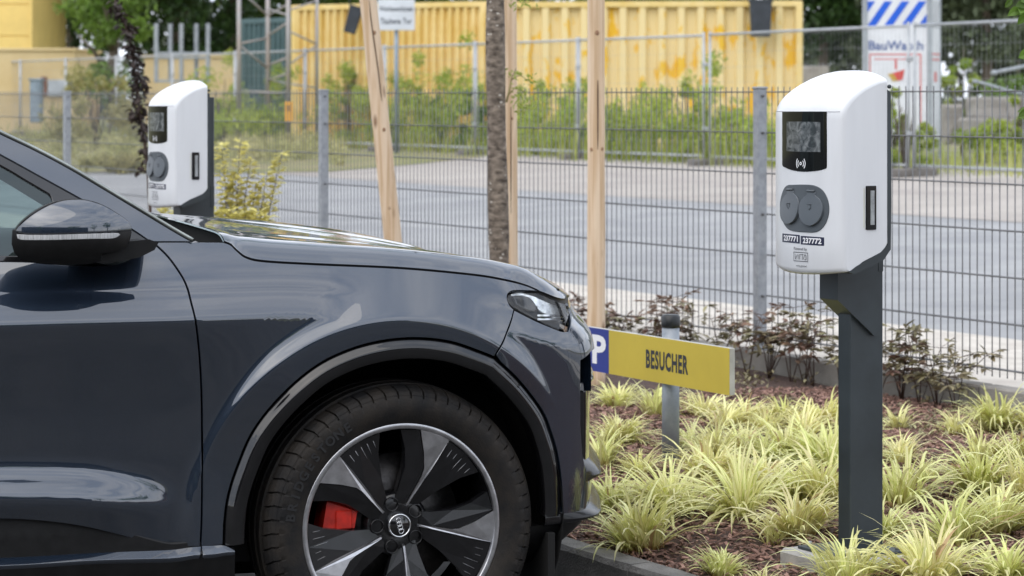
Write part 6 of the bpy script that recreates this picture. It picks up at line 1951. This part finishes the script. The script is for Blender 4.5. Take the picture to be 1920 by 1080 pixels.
for i, (y, r) in enumerate(prof):
    for (a, cut) in angs:
        rr, yy = r, y
        if cut and 6 <= i <= 11: rr = r - (0.0045 if i in (6, 7) else 0.008); yy = y + (0.004 if i < 9 else 0.0)
        aa = a + (0.020 * (i - 8) if i in (9, 10, 11) else 0.0) * 0.5
        V.append((rr * math.cos(aa), yy, rr * math.sin(aa)))
Fc = []
for i in range(len(prof) - 1):
    for j in range(na):
        k = (j + 1) % na
        Fc.append((i * na + j, i * na + k, (i + 1) * na + k, (i + 1) * na + j))
tyre = link('tyre', mesh_from('tyre', V, Fc, rubber, False), wheel)
for p in tyre.data.polygons: p.use_smooth = (p.index // na) < 5
# sidewall lettering
word = 'BRIDGESTONE'
m = MB()
for i, chx in enumerate(word):
    V2, F2 = text_geo(chx, 0.034, 0.0012, 0.0, 1.0)
    am = math.radians(172 - i * 5.2)
    rr = 0.3115
    ex = Vector((math.sin(am), 0, -math.cos(am))); er = Vector((math.cos(am), 0, math.sin(am)))
    m.add([er * (rr + v.y) + ex * v.x + Vector((0, 0.0008 + 0.02 * abs(v.y) * 0, 0)) + Vector((0, -0.0022, 0)) for v in V2], F2)
m.build('raised_lettering', pbr('lettering_rubber', (0.011, 0.011, 0.012), rough=0.45, var=0.2), tyre)
# rim
m = MB()
lathe(m, [(0.026, 0.262), (0.019, 0.2675), (0.016, 0.2685), (0.0145, 0.266), (0.0145, 0.2555), (0.017, 0.2535), (0.026, 0.2515)], 128)
rim = m.build('rim', machined, wheel)
m = MB()
lathe(m, [(0.024, 0.252), (0.06, 0.246), (0.09, 0.240), (0.20, 0.236), (0.236, 0.262)], 96)
m.build('barrel', rim_black, rim)
def pol(a, r, y): return Vector((r * math.cos(a), y, r * math.sin(a)))
D2R = math.pi / 180
def blade(m, pts, depth, taper=0.004):
    """pts: list of (deg, r, y); closed outline at the face, extruded inboard with a chamfer"""
    face = [pol(a * D2R, r, y) for a, r, y in pts]
    cen = sum(face, Vector((0, 0, 0))) / len(face)
    back = [p + (p - cen).normalized() * taper + Vector((0, 0.006, 0)) for p in face]
    back2 = [p + Vector((0, depth, 0)) for p in back]
    n_ = len(face)
    V = face + back + back2
    Fc = [tuple(range(n_))]
    for r_ in (0, 1):
        Fc += [(r_ * n_ + j, (r_ + 1) * n_ + j, (r_ + 1) * n_ + (j + 1) % n_, r_ * n_ + (j + 1) % n_) for j in range(n_)]
    m.add(V, Fc)
for k in range(5):
    a = 69 + 72 * k
    m = MB()
    blade(m, [(a + 9.5, 0.2545, 0.0175), (a + 4, 0.2548, 0.0175), (a - 3, 0.2548, 0.0175), (a - 9.5, 0.2545, 0.0175), (a - 9.3, 0.19, 0.023), (a - 8.2, 0.14, 0.030), (a - 6, 0.09, 0.038), (a - 4, 0.056, 0.044),
              (a + 1.5, 0.056, 0.044), (a - 1.5, 0.09, 0.038), (a - 3.5, 0.14, 0.030), (a - 2.5, 0.160, 0.0275), (a + 3.2, 0.20, 0.022)], 0.020)
    sp = m.build('spoke', machined, wheel)
    # black shoulder on one side, ribbed insert on the other
    m = MB()
    blade(m, [(a + 21, 0.250, 0.030), (a + 9.8, 0.252, 0.022), (a + 3.6, 0.20, 0.027), (a - 2.2, 0.160, 0.032), (a - 3, 0.14, 0.035), (a - 1, 0.09, 0.043), (a + 3, 0.058, 0.050), (a + 34, 0.062, 0.054), (a + 22, 0.09, 0.050), (a + 15, 0.15, 0.042), (a + 17, 0.20, 0.036)], 0.022)
    m.build('spoke_shoulder', rim_black, sp)
    m = MB()
    blade(m, [(a - 9.9, 0.252, 0.024), (a - 24, 0.252, 0.027), (a - 38, 0.250, 0.031), (a - 34, 0.20, 0.036), (a - 30, 0.13, 0.045), (a - 27, 0.075, 0.053), (a - 6, 0.060, 0.051), (a - 7, 0.09, 0.043), (a - 9, 0.14, 0.035)], 0.016, taper=0.002)
    ins = m.build('spoke_insert', rim_black, sp)
    for j in range(5):
        m = MB()
        aa = a - 15 - j * 4.4
        r0 = 0.155 + 0.012 * j
        y0, y1 = 0.041 - 0.0005 * j, 0.0255 + 0.0012 * j
        m.tube([pol((aa - 1) * D2R, r0, y0 - 0.0018), pol(aa * D2R, 0.236, y1)], 0.0008, n=5)
        m.build('pinstripe', pbr('pinstripe_metal', (0.30, 0.30, 0.31), rough=0.3, metal=1.0, var=0.1), ins)
    m = MB()
    ab = 36 + 72 * k
    c = pol(ab * D2R, 0.059, 0)
    ring = lambda r, y: [c + Vector((r * math.cos(t), y, r * math.sin(t))) for t in np.linspace(0, 2 * math.pi, 25)[:-1]]
    m.loft([ring(0.0185, 0.062), ring(0.0185, 0.047), ring(0.0168, 0.046), ring(0.0160, 0.049), ring(0.0155, 0.066)], cap=False, smooth=True)
    m.loft([ring(0.0001, 0.055), ring(0.0095, 0.055), ring(0.0115, 0.058), ring(0.0115, 0.07)], cap=False, smooth=True)
    m.build('wheel_bolt', rim_black, wheel)
m = MB()
lathe(m, [(0.058, 0.0001), (0.056, 0.03), (0.053, 0.045), (0.054, 0.075), (0.062, 0.086), (0.12, 0.09)], 64)
m.build('hub', rim_black, wheel)
m = MB()
lathe(m, [(0.0375, 0.0001), (0.038, 0.0265), (0.039, 0.0275)], 48)
cap = m.build('centre_cap', gloss_black, wheel)
m = MB(); lathe(m, [(0.040, 0.0272), (0.0362, 0.0278), (0.0362, 0.0302), (0.038, 0.0318), (0.056, 0.0325)], 64); m.build('cap_ring', chrome, cap)
for k in range(4):
    m = MB()
    d = (k - 1.5) * 0.0098
    cx_, cz_ = d * math.cos(math.radians(-74)), d * math.sin(math.radians(-74))
    m.tube([(cx_ + 0.0066 * math.cos(t), 0.0366, cz_ + 0.0066 * math.sin(t)) for t in np.linspace(0, 2 * math.pi, 25)], 0.00105, n=6)
    m.build('emblem_ring', chrome, cap)
# brake
m = MB(); lathe(m, [(0.10, 0.06), (0.10, 0.185), (0.128, 0.185), (0.128, 0.06)], 64); m.build('brake_disc', steel, wheel)
m = MB()
rings = []
for r in (0.118, 0.128, 0.196, 0.206):
    rings.append([pol(math.radians(t), r, y) for t, y in [(158, 0.066), (160, 0.060), (181, 0.060), (183, 0.066), (183, 0.15), (158, 0.15)]])
m.loft(rings, cap=True)
cal = m.build('brake_caliper', red_cal, wheel)
m = MB(); m.box(pol(math.radians(172), 0.150, 0.059), (0.046, 0.008, 0.050), bevel=0.003); m.build('caliper_bridge', red_cal, cal)
for ch in [x for x in bpy.data.objects if x.parent == wheel and x.name.split('.')[0] in ('rim', 'spoke')]:
    ch.scale = (1.022, 1, 1.022)
c2 = copy_tree(wheel, car); c2.location = (-2.899, 0.02, WR); c2.rotation_euler = (0, 0, 0); c2['label'] = 'rear wheel with five machined twin spokes'

# ---- door mirror
mu0, mw0 = -0.868, 1.172
def mir(u, w):
    ru, rw = (u - mu0) / 0.152, (w - mw0) / 0.088
    rho = (abs(ru) ** 2.4 + abs(rw) ** 2.4)
    return (u, -0.185 + 0.060 * rho, w)
def mir_w(u, w): return carw(*mir(u, w))
def px_m(pts, n=5):
    out = []
    for (x, y) in catmull(pts, n):
        out.append(solve_px(mir_w, x, y, mu0 + (x - 134) / 760, mw0 - (y - 437) / 760))
    return out
mirror = bpy.data.objects.new('door_mirror', None); COL.objects.link(mirror); mirror.parent = car; mirror.location = (0, 0, 0)
cap_poly = px_m([(30, 433), (36, 425), (60, 404), (90, 386), (115, 377), (140, 374), (165, 376), (195, 386), (225, 404), (243, 419), (247, 430)]) + px_m([(247, 431), (190, 434.5), (110, 437), (60, 437.5), (30, 434)])
panel('mirror_cap', mir, cap_poly, paint, mirror, step=0.008, flange=0.03, gap=0.0008)
strip = px_m([(31, 440), (60, 441.5), (110, 441), (170, 439), (218, 437.5), (224, 439)]) + px_m([(226, 440), (212, 446.5), (170, 447.5), (100, 449.5), (45, 449.5), (33, 447)])
panel('indicator_strip', mir, strip, pbr('indicator_lens', (0.46, 0.47, 0.48), rough=0.15, var=0.25, scale=90, stretch=(3, 1, 0.2)), mirror, step=0.006, flange=0.008, off=-0.001, edge=0.001)
low = px_m([(23, 432), (29, 433), (30, 437.5), (33, 448.5), (45, 451), (100, 451), (170, 449), (212, 448), (227, 440.5), (228, 435), (247, 433)]) + px_m([(246, 436), (242, 452), (236, 466), (215, 472), (192, 476)], n=4) + px_m([(190, 478), (186, 492), (150, 497), (90, 496), (50, 490), (30, 478), (23, 462), (22, 445)])
panel('mirror_housing', mir, low, satin_black, mirror, step=0.008, flange=0.03, off=-0.002)
# back shell and glass surround
m = MB()
outl = px_m([(23, 440), (36, 422), (60, 402), (90, 384), (115, 375.5), (140, 373), (165, 375), (195, 385), (225, 403), (244, 419), (247, 436), (242, 455), (232, 468), (190, 480), (183, 492), (150, 496), (90, 496), (50, 490), (30, 478), (22, 458)], n=3)
base = [Vector(mir(a, b_)) + Vector((0, 0.004, 0)) for a, b_ in outl]
cu = sum((p.x for p in base)) / len(base); cw = sum((p.z for p in base)) / len(base)
rings = [base]
for k, L in ((0.985, -0.105), (0.95, -0.06), (0.86, -0.02), (0.60, 0.0)):
    rings.append([Vector((cu + (p.x - cu) * k, max(L, L), cw + (p.z - cw) * k)) for p in base])
m.loft(rings, cap=True, smooth=True)
m.build('mirror_shell', satin_black, mirror)
m = MB()
foot = [(-0.82, 1.132), (-0.74, 1.140), (-0.675, 1.145), (-0.652, 1.136), (-0.662, 1.118), (-0.70, 1.100), (-0.78, 1.086), (-0.85, 1.10)]
rings = [[Vector((u, L, w + dz)) for u, w in foot] for L, dz in ((-0.10, 0.004), (-0.05, 0.0), (0.0, -0.002), (0.075, -0.004))]
m.loft(rings, cap=True, smooth=False)
m.build('mirror_foot', satin_black, mirror)

print('NOCONV', NOCONV[:40])
# ================================================================== surroundings behind the camera (seen as reflections in the paintwork)
brick = pbr('dark_grey_wall', (0.045, 0.046, 0.050), rough=0.85, scale=6, color2=(0.07, 0.07, 0.074), bump=0.3, bscale=40)
winm = pbr('dark_window_glass', (0.02, 0.025, 0.03), rough=0.05, spec=0.8, var=0.1)
of = thing('office_building', 'long dark grey office mirrored in the flank of the car', 'building', (0, -17, 0))
m = MB(); m.box((-6, -5.0, 3.0), (44, 10, 6.0)); m.build('wall', brick, of)
m = MB(); m.box((-6, -4.95, 6.1), (44.4, 10.4, 0.25), bevel=0.03); m.build('parapet', conc_m, of)
for fl_ in range(2):
    for i in range(14):
        m = MB(); m.box((-26 + i * 3.0, 0.02, 1.7 + 2.8 * fl_), (1.7, 0.06, 1.5), bevel=0.02); w_ = m.build('window', winm, of)
        m = MB(); m.box((-26 + i * 3.0, 0.10, 0.90 + 2.8 * fl_), (1.9, 0.20, 0.06), bevel=0.01); m.build('sill', conc_m, w_)
for i, (x, y, h, rx) in enumerate([(6.5, -11, 7.5, 2.2), (-9, -12.5, 6.5, 1.9), (13, -8, 8.5, 2.5), (9, 2.0, 6.0, 1.6)]):
    tree('car_park_tree', ['green car park tree mirrored in the front bumper', 'green car park tree mirrored in the front door', 'tall car park tree mirrored in the front wing', 'car park tree out of view beyond the right picture edge'][i], (x, y, 0), h, rx, lf_mid, 700 + i, 0.25, 34, 90, 0.16, 'trees of the car park')
